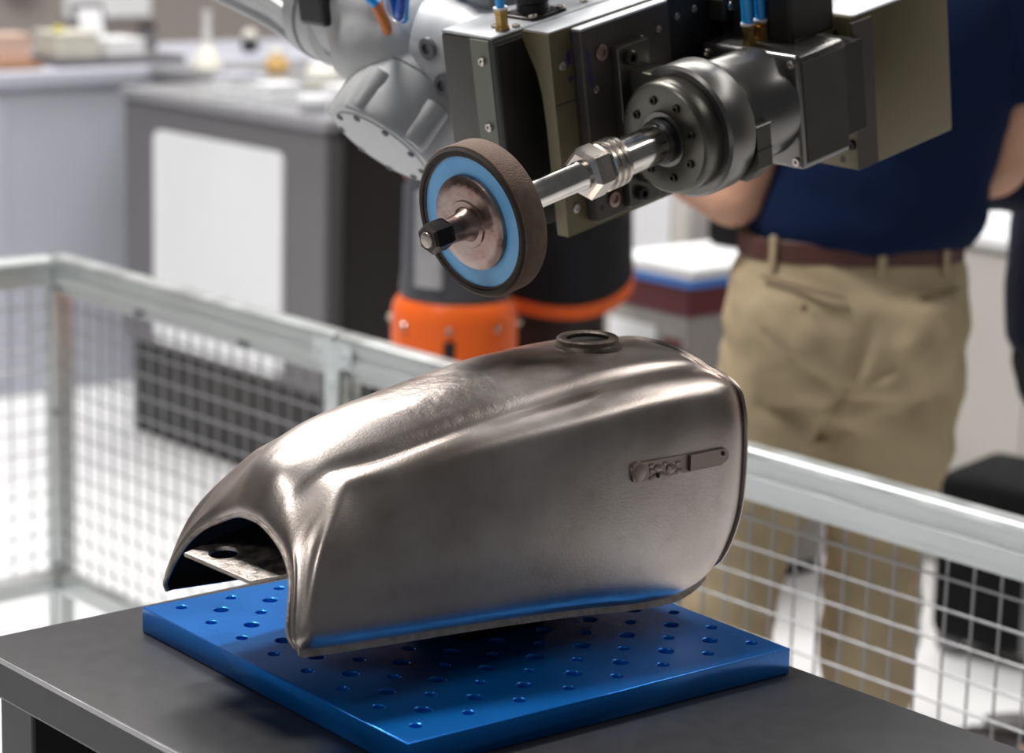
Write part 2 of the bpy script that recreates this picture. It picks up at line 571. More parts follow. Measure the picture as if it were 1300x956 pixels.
# control net: stations front -> rear, each with rows crown -> lower lip, (x, half width, z)
NET = [
    # lip of the steering opening
    [(.026, 0, 1.073), (.0262, .016, 1.0715), (.026, .034, 1.065), (.025, .046, 1.059), (.022, .058, 1.053), (.018, .070, 1.044), (.013, .079, 1.033), (.006, .087, 1.016), (.002, .091, 1.004), (.001, .095, .995), (.005, .098, .987)],
    # rolled rim
    [(.026, 0, 1.080), (.0262, .017, 1.0785), (.026, .036, 1.0715), (.025, .0485, 1.065), (.022, .061, 1.058), (.018, .0735, 1.049), (.013, .083, 1.0365), (.006, .0915, 1.018), (.003, .0955, 1.005), (.002, .099, .994), (.005, .101, .986)],
    [(.030, 0, 1.094), (.0305, .017, 1.092), (.0315, .034, 1.085), (.031, .044, 1.080), (.029, .055, 1.073), (.026, .067, 1.064), (.021, .0775, 1.051), (.012, .0895, 1.028), (.006, .0965, 1.008), (.004, .1005, .994), (.006, .101, .985)],
    [(.043, 0, 1.1165), (.0435, .018, 1.114), (.046, .035, 1.105), (.047, .044, 1.099), (.048, .053, 1.0935), (.047, .063, 1.088), (.040, .0735, 1.077), (.0215, .0900, 1.044), (.0105, .100, 1.015), (.006, .1045, .995), (.008, .102, .984)],
    [(.066, 0, 1.1325), (.067, .020, 1.130), (.072, .039, 1.1215), (.073, .048, 1.1165), (.075, .057, 1.1135), (.0755, .066, 1.1105), (.0685, .0735, 1.101), (.0335, .0935, 1.061), (.0175, .1045, 1.022), (.0115, .1080, .995), (.012, .103, .984)],
    [(.077, 0, 1.1370), (.078, .021, 1.1345), (.083, .041, 1.1250), (.084, .0505, 1.119), (.086, .060, 1.1160), (.087, .0695, 1.1130), (.082, .0765, 1.1015), (.048, .0965, 1.059), (.032, .1065, 1.020), (.025, .1095, .994), (.025, .104, .983)],
    [(.105, 0, 1.1455), (.106, .024, 1.1435), (.112, .049, 1.1305), (.113, .058, 1.1235), (.115, .068, 1.1215), (.116, .0775, 1.1175), (.112, .0845, 1.106), (.100, .104, 1.055), (.095, .110, 1.015), (.092, .112, .990), (.092, .106, .979)],
    [(.20, 0, 1.1620), (.20, .027, 1.1605), (.20, .055, 1.1475), (.20, .067, 1.1405), (.20, .081, 1.1375), (.20, .0935, 1.1305), (.20, .101, 1.1160), (.20, .1155, 1.060), (.20, .119, 1.012), (.20, .119, .985), (.20, .112, .974)],
    [(.31, 0, 1.1785), (.31, .030, 1.1770), (.31, .060, 1.1625), (.31, .072, 1.1555), (.31, .091, 1.1515), (.31, .107, 1.1430), (.31, .1155, 1.1265), (.31, .1240, 1.064), (.31, .125, 1.006), (.31, .122, .976), (.31, .113, .965)],
    [(.385, 0, 1.1790), (.385, .031, 1.1780), (.385, .062, 1.1695), (.385, .074, 1.1650), (.385, .096, 1.1590), (.385, .113, 1.1490), (.385, .121, 1.1310), (.385, .127, 1.066), (.385, .1265, 1.002), (.385, .122, .968), (.385, .113, .957)],
    [(.445, 0, 1.1785), (.445, .031, 1.1775), (.445, .062, 1.1705), (.445, .074, 1.1665), (.445, .098, 1.1600), (.445, .116, 1.1500), (.446, .1235, 1.1320), (.447, .127, 1.068), (.443, .1255, 1.003), (.437, .120, .965), (.436, .111, .955)],
    [(.485, 0, 1.1765), (.485, .031, 1.1750), (.485, .062, 1.1680), (.485, .074, 1.1640), (.486, .099, 1.1580), (.487, .1165, 1.1480), (.489, .1235, 1.1300), (.491, .126, 1.070), (.485, .123, 1.010), (.470, .117, .972), (.467, .107, .962)],
    [(.503, 0, 1.1720), (.503, .030, 1.1705), (.503, .060, 1.1640), (.503, .072, 1.1605), (.504, .0965, 1.1545), (.505, .1125, 1.1450), (.506, .119, 1.1280), (.509, .1205, 1.072), (.505, .118, 1.018), (.492, .111, .982), (.488, .101, .972)],
]


def herm(P, t, u):
    """non-uniform cubic through P at parameters t"""
    n = len(P)
    i = 0
    while i < n - 2 and u > t[i + 1]:
        i += 1
    h = t[i + 1] - t[i]
    s = (u - t[i]) / h

    def tan(k):
        if k == 0:
            return (P[1] - P[0]) / (t[1] - t[0])
        if k == n - 1:
            return (P[-1] - P[-2]) / (t[-1] - t[-2])
        d0 = (P[k] - P[k - 1]) / (t[k] - t[k - 1])
        d1 = (P[k + 1] - P[k]) / (t[k + 1] - t[k])
        w0 = t[k + 1] - t[k]
        w1 = t[k] - t[k - 1]
        return (d0 * w0 + d1 * w1) / (w0 + w1)
    m0, m1 = tan(i) * h, tan(i + 1) * h
    return (2 * s ** 3 - 3 * s * s + 1) * P[i] + (s ** 3 - 2 * s * s + s) * m0 + (-2 * s ** 3 + 3 * s * s) * P[i + 1] + (s ** 3 - s * s) * m1


def tank_surface():
    net = []
    for si, row in enumerate(NET):
        P_ = [Vector((x, -y, z - TK.z)) for x, y, z in row]
        w = (0, 0, 0, 0.3, 0.6, 0.7, 1, 1, 1, 1, 0.8, 0.4, 0.2)[si]
        P_[2].z += 0.0026 * w
        P_[3].z -= 0.0014 * w
        # pressed panel line: each of the two edges gets a tight radius
        q = P_[:2]
        for k in (2, 3):
            q.append(P_[k].lerp(P_[k - 1], 0.10 if k == 2 else 0.22))
            q.append(P_[k].lerp(P_[k + 1], 0.22 if k == 2 else 0.12))
        net.append(q + P_[4:])
    K = len(net[0])
    # along the profile
    us = []
    for k in range(K - 1):
        us += [k + q / 6 for q in range(6)]
    us.append(K - 1)
    rows = []
    for st_ in net:
        t_ = [0]
        for a, b in zip(st_[:-1], st_[1:]):
            t_.append(t_[-1] + (b - a).length ** 0.6 + 1e-5)
        rr = []
        for u in us:
            k = min(int(u), K - 2)
            rr.append(herm(st_, t_, t_[k] + (t_[k + 1] - t_[k]) * (u - k)))
        rows.append(rr)
    # along the length
    J = len(rows)
    vs = []
    for j in range(J - 1):
        n = 4 if j == 0 else 7
        vs += [j + q / n for q in range(n)]
    vs.append(J - 1)
    grid = []
    for c in range(len(us)):
        line = [rows[j][c] for j in range(J)]
        t_ = [0]
        for a, b in zip(line[:-1], line[1:]):
            t_.append(t_[-1] + (b - a).length ** 0.7 + 1e-5)
        col = []
        for v in vs:
            j = min(int(v), J - 2)
            col.append(herm(line, t_, t_[j] + (t_[j + 1] - t_[j]) * (v - j)))
        grid.append(col)
    return grid        # grid[row around][column along]


tank = thing('fuel_tank', 'bare steel motorcycle fuel tank above the blue plate', 'fuel tank', TK)
G = tank_surface()
nr, nc = len(G), len(G[0])
bm = BM()
near = [[bm.verts.new(G[i][j]) for j in range(nc)] for i in range(nr)]
far = [[near[0][j] if i == 0 else bm.verts.new((G[i][j].x, -G[i][j].y, G[i][j].z)) for j in range(nc)] for i in range(nr)]
for i in range(nr - 1):
    for j in range(nc - 1):
        bm.faces.new((near[i][j], near[i + 1][j], near[i + 1][j + 1], near[i][j + 1]))
        bm.faces.new((far[i][j], far[i][j + 1], far[i + 1][j + 1], far[i + 1][j]))
# closed, slightly domed rear face
rear = [near[i][nc - 1] for i in range(nr - 1, -1, -1)] + [far[i][nc - 1] for i in range(1, nr)]
cen = sum((v.co for v in rear), Vector()) / len(rear)
inner = [bm.verts.new(cen + (v.co - cen) * 0.93 + Vector((0.003, 0, 0))) for v in rear]
mid = [bm.verts.new(cen + (v.co - cen) * 0.5 + Vector((0.008, 0, 0))) for v in rear]
hub = bm.verts.new(cen + Vector((0.010, 0, 0)))
for a, b in ((rear, inner), (inner, mid)):
    for i in range(len(rear) - 1):
        bm.faces.new((a[i], a[i + 1], b[i + 1], b[i]))
    bm.faces.new((a[-1], a[0], b[0], b[-1]))
for i in range(len(mid)):
    bm.faces.new((mid[i], mid[(i + 1) % len(mid)], hub))
bmesh.ops.recalc_face_normals(bm, faces=bm.faces)
me = D.meshes.new('shell')
bm.to_mesh(me)
bm.free()
# make sure the skin faces outwards before thickening it inwards
if me.polygons[len(me.polygons) // 2].normal.dot(me.polygons[len(me.polygons) // 2].center - Vector((0.25, 0, 0.1))) < 0:
    me.flip_normals()
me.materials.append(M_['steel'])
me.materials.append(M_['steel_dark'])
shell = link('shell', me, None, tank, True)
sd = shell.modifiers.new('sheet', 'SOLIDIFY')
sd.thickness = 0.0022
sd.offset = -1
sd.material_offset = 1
sd.material_offset_rim = 0
# welded seam flange round the rear
bm = BM()
fl = []
for i in range(nr - 1, -1, -1):
    fl.append(G[i][nc - 1].copy())
for i in range(1, nr):
    fl.append(Vector((G[i][nc - 1].x, -G[i][nc - 1].y, G[i][nc - 1].z)))
fl = [p + (p - cen).normalized() * 0.0012 + Vector((0.001, 0, 0)) for p in fl[2:-2]]
tube(bm, fl, 0.0022, 8)
obj('seam_flange', bm, M_['steel'], tank, True)
# rolled steel rim of the steering opening
bm = BM()
fl = [G[i][0].copy() for i in range(nr - 1, -1, -1)] + [Vector((G[i][0].x, -G[i][0].y, G[i][0].z)) for i in range(1, nr)]
tube(bm, fl, 0.0022, 8)
obj('front_rim', bm, M_['steel_worn'], tank, True)
# narrow turned-out flange along the lower edge
for sgn in (1,):
    bm = BM()
    ed = [G[nr - 1][j] for j in range(4, nc - 3)]
    rowA = [bm.verts.new((p.x, sgn * (p.y - 0.0005), p.z + 0.0035)) for p in ed]
    rowB = [bm.verts.new((p.x, sgn * (p.y - 0.0028), p.z - 0.0045)) for p in ed]
    rowC = [bm.verts.new((p.x, sgn * (p.y - 0.0008), p.z - 0.0050)) for p in ed]
    rowD = [bm.verts.new((p.x, sgn * (p.y + 0.0025), p.z + 0.0030)) for p in ed]
    for a, b in ((rowA, rowB), (rowB, rowC), (rowC, rowD), (rowD, rowA)):
        for j in range(len(ed) - 1):
            bm.faces.new((a[j], a[j + 1], b[j + 1], b[j]))
    bm.faces.new((rowA[0], rowB[0], rowC[0], rowD[0]))
    bm.faces.new((rowD[-1], rowC[-1], rowB[-1], rowA[-1]))
    obj('bottom_flange', bm, M_['steel_worn'], tank, True)
# filler neck
fc = (0.414, 0.0, 1.1785 - TK.z)
bm = BM()
lathe(bm, fc, (-0.03, 0, 1), [(-0.006, 0.0335), (0.0015, 0.0322), (0.0045, 0.0298), (0.0085, 0.0298), (0.0100, 0.0280), (0.0100, 0.0225), (0.0085, 0.0205), (0.0035, 0.0205)], 48, cap1=False)
nk = obj('filler_neck', bm, M_['neck'], tank, True)
bm = BM()
lathe(bm, fc, (-0.03, 0, 1), [(0.002, 0.0206), (0.0052, 0.0206)], 40)
obj('filler_hole_shade', bm, M_['steel_dark'], nk)  # dark disc stands in for the shade down the neck
# welded badge bracket on the side
BY = -0.1272
ZB = 1.089 - TK.z
br = None
bm = BM()
prism(bm, rrect(0.118, 0.0175, 0.004, 3, 0.4165, ZB), BY - 0.0005, BY + 0.004, (0, 2, 1))
br = obj('side_bracket', bm, M_['bracket_steel'], tank)
bm = BM()
prism(bm, [(0.428, ZB - 0.0075), (0.474, ZB - 0.0055), (0.478, ZB - 0.002), (0.478, ZB + 0.003), (0.474, ZB + 0.008), (0.428, ZB + 0.0075)], BY - 0.0035, BY, (0, 2, 1))
obj('strap', bm, M_['bracket_steel'], br)
bm = BM()
lathe(bm, (0.470, BY - 0.0035, ZB + 0.0035), (0, -1, 0), [(0, 0.0022), (0.0006, 0.0022)], 12)
obj('pin_hole', bm, M_['steel_dark'], br)
bm = BM()
lathe(bm, (0.388, BY - 0.001, ZB - 0.006), (0, -1, 0), [(0, 0.0020), (0.0010, 0.0020)], 12)
obj('pin_hole', bm, M_['steel_dark'], br)
bm = BM()
lathe(bm, (0.366, BY + 0.001, ZB), (0, -1, 0), [(-0.004, 0.0105), (0.001, 0.0095), (0.0028, 0.006)], 20)
obj('boss', bm, M_['bracket_steel'], br, True)
bm = BM()
for q in range(16):
    px = 0.378 + 0.046 * random.random()
    pz = ZB + random.uniform(-0.0085, 0.0065)
    r_ = bmesh.ops.create_icosphere(bm, subdivisions=1, radius=random.uniform(0.0022, 0.0046))
    for v in r_['verts']:
        v.co = Vector((v.co.x * 1.4 + px, v.co.y * 0.45 + BY - 0.0005, v.co.z + pz))
obj('weld_bead', bm, M_['bracket_steel'], br, True)
# mounting tongue with a hole inside the steering opening
tm = plate_mesh('mounting_tongue', [(0.0, 0.0), (0.055, 0.005), (0.13, 0.005), (0.13, -0.130), (0.05, -0.130), (0.0, -0.102)], [[(0.022 + 0.012 * math.cos(2 * PI * k / 20), -0.030 + 0.015 * math.sin(2 * PI * k / 20)) for k in range(20)]], 0.004, 0.0008)
tm.materials.clear()
to = link('mounting_tongue', tm, M_['steel_worn'], tank)
to.location = (0.005, 0.0705, 1.026 - TK.z)
to.rotation_euler = (0, R(-10), 0)

# ================================================================== POLISHING ROBOT
# head frame: x along the spindle (away from the wheel), y to the rear, z up
HM = Matrix(((0.9765, -0.0501, -0.2095), (0.0409, 0.9980, -0.0479), (0.2115, 0.0382, 0.9766)))
HO = Vector((1.4262, 1.7104, 1.2984))
rob = thing('polishing_robot', 'grey robot arm holding a polishing spindle with blue wheel over the tank', 'robot', HO)
rob.rotation_euler = HM.to_euler()


def w2h(p):
    return HM.transposed() @ (Vector(p) - HO)


AX = (1, 0, 0)
# --- wheel
bm = BM()
lathe(bm, (0, 0, 0), AX, [(0.0012, 0.0640), (0.0012, 0.0705), (0.0022, 0.0738), (0.004, 0.0745), (0.0265, 0.0745), (0.029, 0.0730), (0.029, 0.064), (0.0012, 0.064)], 72, cap0=False, cap1=False)
wh = obj('wheel_tread', bm, M_['wheel'], rob, True)
bm = BM()
lathe(bm, (0, 0, 0), AX, [(0.0003, 0.0655), (-0.0008, 0.0665), (-0.0008, 0.0700), (0.0014, 0.0725)], 72, cap0=False, cap1=False)
obj('wheel_edge', bm, M_['wheel_edge'], wh, True)
bm = BM()
lathe(bm, (0, 0, 0), AX, [(0.003, 0.0100), (0.003, 0.0655), (0.026, 0.0655)], 64)
obj('wheel_disc', bm, M_['wheel_blue'], rob)
bm = BM()
lathe(bm, (0, 0, 0), AX, [(-0.0035, 0.0130), (-0.0040, 0.0350), (-0.0032, 0.0435), (-0.0010, 0.0460), (0.004, 0.0465)], 56)
lathe(bm, (0, 0, 0), AX, [(-0.0052, 0.0140), (-0.0052, 0.0225), (-0.0035, 0.0235)], 48)
fl_ = obj('wheel_flange', bm, M_['steel_rust'], rob, True)
bm = BM()
lathe(bm, (0, 0, 0), AX, [(-0.038, 0.0118), (-0.022, 0.0122), (-0.010, 0.0138), (-0.004, 0.0180), (0.0, 0.019)], 32)
obj('hub_collar', bm, M_['steel_rust'], rob, True)
bm = BM()
lathe(bm, (0, 0, 0), AX, [(-0.0540, 0.0125), (-0.0515, 0.0152), (-0.034, 0.0152), (-0.0305, 0.0140)], 6, 0.35)
nt_ = obj('end_nut', bm, M_['bolt'], rob)
bm = BM()
lathe(bm, (0, 0, 0), AX, [(-0.0565, 0.0055), (-0.0555, 0.0075), (-0.0535, 0.0080)], 20)
obj('stud_end', bm, M_['steel_worn'], nt_, True)

# --- shaft
AS = (1, 0, 0.020)
bm = BM()
lathe(bm, (0, 0, 0), AS, [(0.029, 0.0138), (0.142, 0.0138), (0.144, 0.0150), (0.147, 0.0150), (0.150, 0.0145)], 40)
obj('shaft', bm, M_['chrome'], rob, True)
bm = BM()
lathe(bm, (0, 0, 0), AS, [(0.1480, 0.0215), (0.1515, 0.0265), (0.1700, 0.0265), (0.1730, 0.0230)], 6, 0.25)
obj('hex_nut', bm, M_['nickel'], rob)
for k in range(3):
    bm = BM()
    t0 = 0.173 + 0.0085 * k
    lathe(bm, (0, 0, 0), AS, [(t0, 0.0220), (t0 + 0.0015, 0.0252), (t0 + 0.0055, 0.0252), (t0 + 0.007, 0.0222), (t0 + 0.0085, 0.0215)], 40)
    obj('clamp_ring', bm, M_['nickel'], rob, True)
bm = BM()
lathe(bm, (0, 0, 0), AS, [(0.195, 0.0198), (0.275, 0.0198)], 48)
obj('spindle_shaft', bm, M_['chrome'], rob, True)
bm = BM()
lathe(bm, (0, 0, 0), AS, [(0.2545, 0.0212), (0.2565, 0.0232), (0.266, 0.0232), (0.272, 0.0232)], 40)
obj('shaft_seal', bm, M_['black'], rob, True)

# --- spindle housing
SP = (0, 0, 0.0065)
bm = BM()
lathe(bm, SP, AX, [(0.267, 0.0265), (0.2655, 0.0285), (0.2655, 0.0545), (0.268, 0.0575), (0.272, 0.0585), (0.290, 0.0585), (0.2915, 0.0575)], 72)
sf = obj('spindle_cover', bm, M_['spindle_face'], rob, True)
bm = BM()
ring(bm, SP, AX, 0.0235, 0.0285, 0.2640, 0.268)
obj('seal_ring', bm, M_['spindle'], sf, True)
bs = bolt_mesh(0.0044, 0.0030, M_['bolt'])
for k in range(8):
    a = 2 * PI * (k + 0.3) / 8
    share('cover_screw', bs, sf, (0.2660, 0.040 * math.sin(a), 0.0065 + 0.040 * math.cos(a)), (0, -PI / 2, 0))
bm = BM()
lathe(bm, SP, AX, [(0.2905, 0.062), (0.2905, 0.0655), (0.2935, 0.0685), (0.300, 0.0692), (0.325, 0.0692), (0.329, 0.067), (0.331, 0.060)], 72)
hs = obj('clamp_housing', bm, M_['spindle'], rob, True)
# clamp arm that carries the housing on the dark plate
bm = BM()
bx(bm, (0.290, 0.020, -0.056), (0.322, 0.075, 0.063), 0.002)
obj('clamp_arm', bm, M_['spindle_face'], hs)
bm = BM()
bx(bm, (0.276, 0.064, -0.081), (0.322, 0.0755, 0.090), 0.0015)
lug = obj('bracket_plate', bm, M_['spindle_face'], rob)
bb = bolt_mesh(0.0075, 0.007, M_['bolt'])
share('bolt', bb, lug, (0.290, 0.064, 0.077), (PI / 2, 0, 0))
share('bolt', bb, lug, (0.290, 0.064, -0.068), (PI / 2, 0, 0))
# split clamp jaw under the housing
bm = BM()
prism(bm, [(-0.048, 0.010), (-0.066, 0.010), (-0.066, -0.034), (-0.048, -0.050), (-0.030, -0.050)], 0.331, 0.352, (1, 2, 0))
jw = obj('clamp_jaw', bm, M_['spindle_face'], rob)
bm = BM()
bx(bm, (0.3305, -0.0665, -0.016), (0.3525, -0.05, -0.0145))
obj('split_line', bm, M_['black'], jw)
bm = BM()
bx(bm, (0.330, -0.067, 0.0095), (0.353, -0.050, 0.0115), 0.0008)
obj('jaw_cap', bm, M_['chrome'], jw)
bm = BM()
lathe(bm, SP, AX, [(0.329, 0.0545), (0.331, 0.0565), (0.350, 0.0570), (0.352, 0.0585), (0.408, 0.0585)], 72)
obj('spindle_barrel', bm, M_['spindle'], rob, True)

# --- motor behind the barrel
bm = BM()
bx(bm, (0.408, -0.058, -0.060), (0.486, 0.075, 0.062), 0.006, 3)
mo = obj('motor_housing', bm, M_['spindle'], rob, True)
bm = BM()
bx(bm, (0.414, -0.0592, -0.053), (0.482, -0.0575, 0.054), 0.0005, 1)
obj('side_panel', bm, M_['motor_side'], mo)
ps = bolt_mesh(0.0045, 0.003, M_['pin'])
for y_, z_ in ((-0.049, 0.052), (0.066, 0.052), (-0.049, -0.051)):
    share('corner_screw', ps, mo, (0.4085, y_, z_), (0, -PI / 2, 0))
bm = BM()
bx(bm, (0.445, -0.020, 0.060), (0.515, 0.078, 0.130), 0.004)
cb_ = obj('connector_box', bm, M_['black_case'], rob)
bm = BM()
bx(bm, (0.486, -0.045, -0.05), (0.530, 0.06, 0.05), 0.002)
obj('motor_neck', bm, M_['black_case'], rob)

# --- olive motor cover
bm = BM()
bx(bm, (0.525, -0.034, -0.098), (0.690, 0.095, 0.0715), 0.0035, 2)
oc = obj('motor_cover', bm, M_['olive'], rob, True)
bm = BM()
bx(bm, (0.5225, -0.0362, -0.096), (0.556, -0.0335, 0.066), 0.0006, 1)
obj('cover_band', bm, M_['darkplate'], oc)
bm = BM()
bx(bm, (0.527, -0.0345, 0.0700), (0.688, 0.094, 0.0735), 0.0012, 1)
obj('cover_top_sheen', bm, M_['gun_top'], oc)  # pale sheet paints the sheen on top of the olive cover
b3 = bolt_mesh(0.0055, 0.004, M_['bolt'])
for y_, z_ in ((0.020, 0.062), (-0.026, 0.032), (-0.026, -0.070)):
    share('cover_screw', b3, oc, (0.5255, y_, z_), (0, -PI / 2, 0))
bm = BM()
for z_ in (0.052, -0.088):
    lathe(bm, (0.5245, -0.012, z_), AX, [(0, 0.0036), (0.001, 0.0036)], 14)
obj('drilled_hole', bm, M_['black'], oc)

# --- plates and case of the tool head
bm = BM()
bx(bm, (0.236, 0.075, -0.0865), (0.365, 0.089, 0.1165), 0.0012, 1)
dp = obj('mount_plate', bm, M_['darkplate'], rob)
bm = BM()
bx(bm, (0.365, 0.083, -0.0865), (0.640, 0.0895, 0.121), 0.0012, 1)
dp2 = obj('rear_plate', bm, M_['black_case'], rob)
bm = BM()
bx(bm, (0.2365, 0.0755, 0.1150), (0.365, 0.0885, 0.1178), 0.0008, 1)
obj('plate_top_edge', bm, M_['gun_top'], dp)  # pale sliver paints the sheen on the dark plate's top
big = bolt_mesh(0.0085, 0.003, M_['steel_rust'])
share('bolt', big, dp, (0.2625, 0.0752, 0.088), (PI / 2, 0, 0))
share('bolt', big, dp, (0.262, 0.0752, -0.0675), (PI / 2, 0, 0))
for x_, z_ in ((0.252, 0.052), (0.2965, 0.083), (0.322, 0.087), (0.348, 0.091)):
    share('pin', ps, dp, (x_, 0.0756, z_), (PI / 2, 0, 0), (0.85, 0.85, 0.6))
for x_, z_ in ((0.385, 0.094), (0.412, 0.096)):
    share('pin', ps, dp2, (x_, 0.0836, z_), (PI / 2, 0, 0), (0.85, 0.85, 0.6))
bm = BM()
lathe(bm, (0.244, 0.0752, -0.072), (0, -1, 0), [(0, 0.0032), (0.0004, 0.0032)], 14)
obj('drilled_hole', bm, M_['black'], dp)
bm = BM()
bx(bm, (0.432, 0.060, 0.078), (0.470, 0.084, 0.104), 0.003)
lb = obj('cable_clamp', bm, M_['black_case'], rob)
for x_ in (0.443, 0.458):
    share('bolt', bolt_mesh(0.005, 0.003, M_['pin']), lb, (x_, 0.060, 0.094), (PI / 2, 0, 0))
# olive bracket: thick at the top, hollowed below
bm = BM()
pf = [(0.0895, 0.1185), (0.1275, 0.1185), (0.1275, 0.110), (0.121, 0.095), (0.1125, 0.078), (0.1075, 0.055), (0.1055, 0.02), (0.1055, -0.0955), (0.0895, -0.0955)]
prism(bm, pf, 0.2065, 0.640, (1, 2, 0))
ob_ = obj('olive_bracket', bm, M_['olive'], rob)
bm = BM()
bx(bm, (0.208, 0.0905, 0.118), (0.640, 0.127, 0.1202), 0.0006, 1)
obj('bracket_top', bm, M_['gun_top'], ob_)  # pale sheet paints the reflection on the olive bracket's top
bm = BM()
bx(bm, (0.2067, 0.0888, 0.0435), (0.236, 0.0896, 0.0443))
obj('scribed_line', bm, M_['darkplate'], ob_)
for z_ in (0.083, -0.068):
    share('pin', ps, ob_, (0.2215, 0.0897, z_), (PI / 2, 0, 0), (1.1, 1.1, 0.5))
# violet ink strokes on the bracket and the dark plate
def ink(parent, x0, y0, strokes, w=0.0009):
    bm_ = BM()
    for (xa, za, xb, zb) in strokes:
        d_ = Vector((xb - xa, zb - za)); n_ = Vector((-d_.y, d_.x)).normalized() * w
        q = [(xa + n_.x, za + n_.y), (xb + n_.x, zb + n_.y), (xb - n_.x, zb - n_.y), (xa - n_.x, za - n_.y)]
        vs_ = [bm_.verts.new((x0 + a, y0, b)) for a, b in q]
        bm_.faces.new(vs_)
    obj('ink_mark', bm_, M_['ink'], parent)


ink(ob_, 0.2268, 0.0888, [(0.001, 0.092, 0.007, 0.094), (0.004, 0.098, 0.004, 0.082), (0, 0.087, 0.008, 0.089), (0.001, 0.080, 0.007, 0.096), (0.007, 0.081, 0.001, 0.094), (0.001, 0.066, 0.004, 0.07), (0.004, 0.07, 0.008, 0.066), (0.002, 0.063, 0.006, 0.069)])
ink(dp, 0.239, 0.0746, [(0.004, 0.096, 0.007, 0.078), (0.003, 0.088, 0.009, 0.090), (0.007, 0.078, 0.003, 0.068), (0.003, 0.066, 0.010, 0.068), (0.004, 0.070, 0.007, 0.056), (0.009, 0.064, 0.006, 0.058)])

# gunmetal case at the rear
bm = BM()
bx(bm, (0.172, 0.1360, -0.095), (0.62, 0.214, 0.1155), 0.004, 3)
cs = obj('tool_case', bm, M_['gun'], rob, True)
bm = BM()
bx(bm, (0.1705, 0.1400, -0.093), (0.1735, 0.1680, 0.1148), 0.0006, 1)
sp_ = obj('side_strip', bm, M_['gun_strip'], cs)
bm = BM()
bx(bm, (0.176, 0.1340, -0.093), (0.618, 0.1375, 0.110), 0.0006, 1)
obj('gap_shadow_panel', bm, M_['black_case'], cs)  # black sheet paints the gap shadow behind the olive bracket
bm = BM()
bx(bm, (0.173, 0.1370, 0.1150), (0.619, 0.213, 0.1185), 0.0012, 1)
ld = obj('case_lid', bm, M_['gun_top'], cs)
for z_ in (0.093, 0.024, -0.045):
    share('screw', ps, sp_, (0.1705, 0.151, z_), (0, -PI / 2, 0))
for x_, y_ in ((0.205, 0.165), (0.215, 0.145), (0.32, 0.152), (0.29, 0.20)):
    share('screw', ps, ld, (x_, y_, 0.1185), (0, 0, 0))


def fitting(parent, p, hose_to, m_, r=0.0052):
    p = Vector(p)
    bm_ = BM()
    lathe(bm_, p, (0, 0, 1), [(0, 0.0078), (0.004, 0.0078), (0.004, 0.0068), (0.016, 0.0066), (0.018, 0.0075), (0.021, 0.0075), (0.022, 0.006)], 6, 0.2)
    f_ = obj('hose_fitting', bm_, M_['brass'], parent)
    bm_ = BM()
    lathe(bm_, p, (0, 0, 1), [(0.021, 0.0074), (0.0235, 0.0074)], 20)
    obj('fitting_collar', bm_, M_['clear'], f_)
    bm_ = BM()
    tube(bm_, smoothpath([p + Vector((0, 0, 0.018))] + [Vector(q) for q in hose_to], 8), r, 14)
    obj('air_hose', bm_, m_, parent, True)


fitting(rob, (0.201, 0.150, 0.1185), [(0.201, 0.150, 0.19), (0.205, 0.155, 0.30), (0.24, 0.19, 0.42)], M_['hose'], 0.0046)
fitting(rob, (0.424, 0.020, 0.0615), [(0.424, 0.020, 0.12), (0.424, 0.022, 0.22), (0.40, 0.06, 0.36)], M_['hose'], 0.0062)
fitting(rob, (0.442, 0.018, 0.0615), [(0.442, 0.018, 0.12), (0.445, 0.02, 0.22), (0.43, 0.06, 0.36)], M_['hose'], 0.0056)
fitting(rob, (0.545, 0.030, 0.0735), [(0.545, 0.03, 0.12), (0.545, 0.035, 0.22)], M_['hose_dark'], 0.005)
# round black connector on the lid
bm = BM()
lathe(bm, (0.262, 0.168, 0.1185), (0, 0, 1), [(0, 0.021), (0.004, 0.021), (0.004, 0.0175), (0.012, 0.0165), (0.014, 0.0185), (0.040, 0.0185), (0.042, 0.016)], 28)
rc = obj('round_connector', bm, M_['black'], rob, True)
bm = BM()
bx(bm, (0.237, 0.143, 0.1185), (0.287, 0.193, 0.1215), 0.002)
obj('connector_flange', bm, M_['bolt'], rc)
for sx, sy in ((-1, -1), (1, -1), (-1, 1), (1, 1)):
    share('screw', ps, rc, (0.262 + 0.020 * sx, 0.168 + 0.020 * sy, 0.1215))
bm = BM()
tube(bm, smoothpath([(0.262, 0.168, 0.158), (0.263, 0.170, 0.24), (0.30, 0.22, 0.36)], 8), 0.012, 14)
obj('cable', bm, M_['hose_dark'], rc, True)

# --- wrist and forearm (painted castings), all in the head frame
bm = BM()
lathe(bm, (0.285, 0.214, 0.055), (0, 1, 0), [(0, 0.060), (0.014, 0.060), (0.016, 0.054), (0.055, 0.050), (0.075, 0.056), (0.13, 0.060)], 48)
wf = obj('wrist_flange', bm, M_['cast'], rob, True)
wb = bolt_mesh(0.008, 0.006, M_['cast_dark'])
for k in range(6):
    a = 2 * PI * (k + 0.5) / 6
    share('bolt', wb, wf, (0.285 + 0.050 * math.cos(a), 0.2285, 0.055 + 0.050 * math.sin(a)), (-PI / 2, 0, 0))
for x_, y_, z_ in ((0.2285, 0.30, 0.075), (0.231, 0.285, 0.035)):
    share('side_bolt', bolt_mesh(0.012, 0.006, M_['cast_dark']), wf, (x_, y_, z_), (0, -PI / 2, 0))
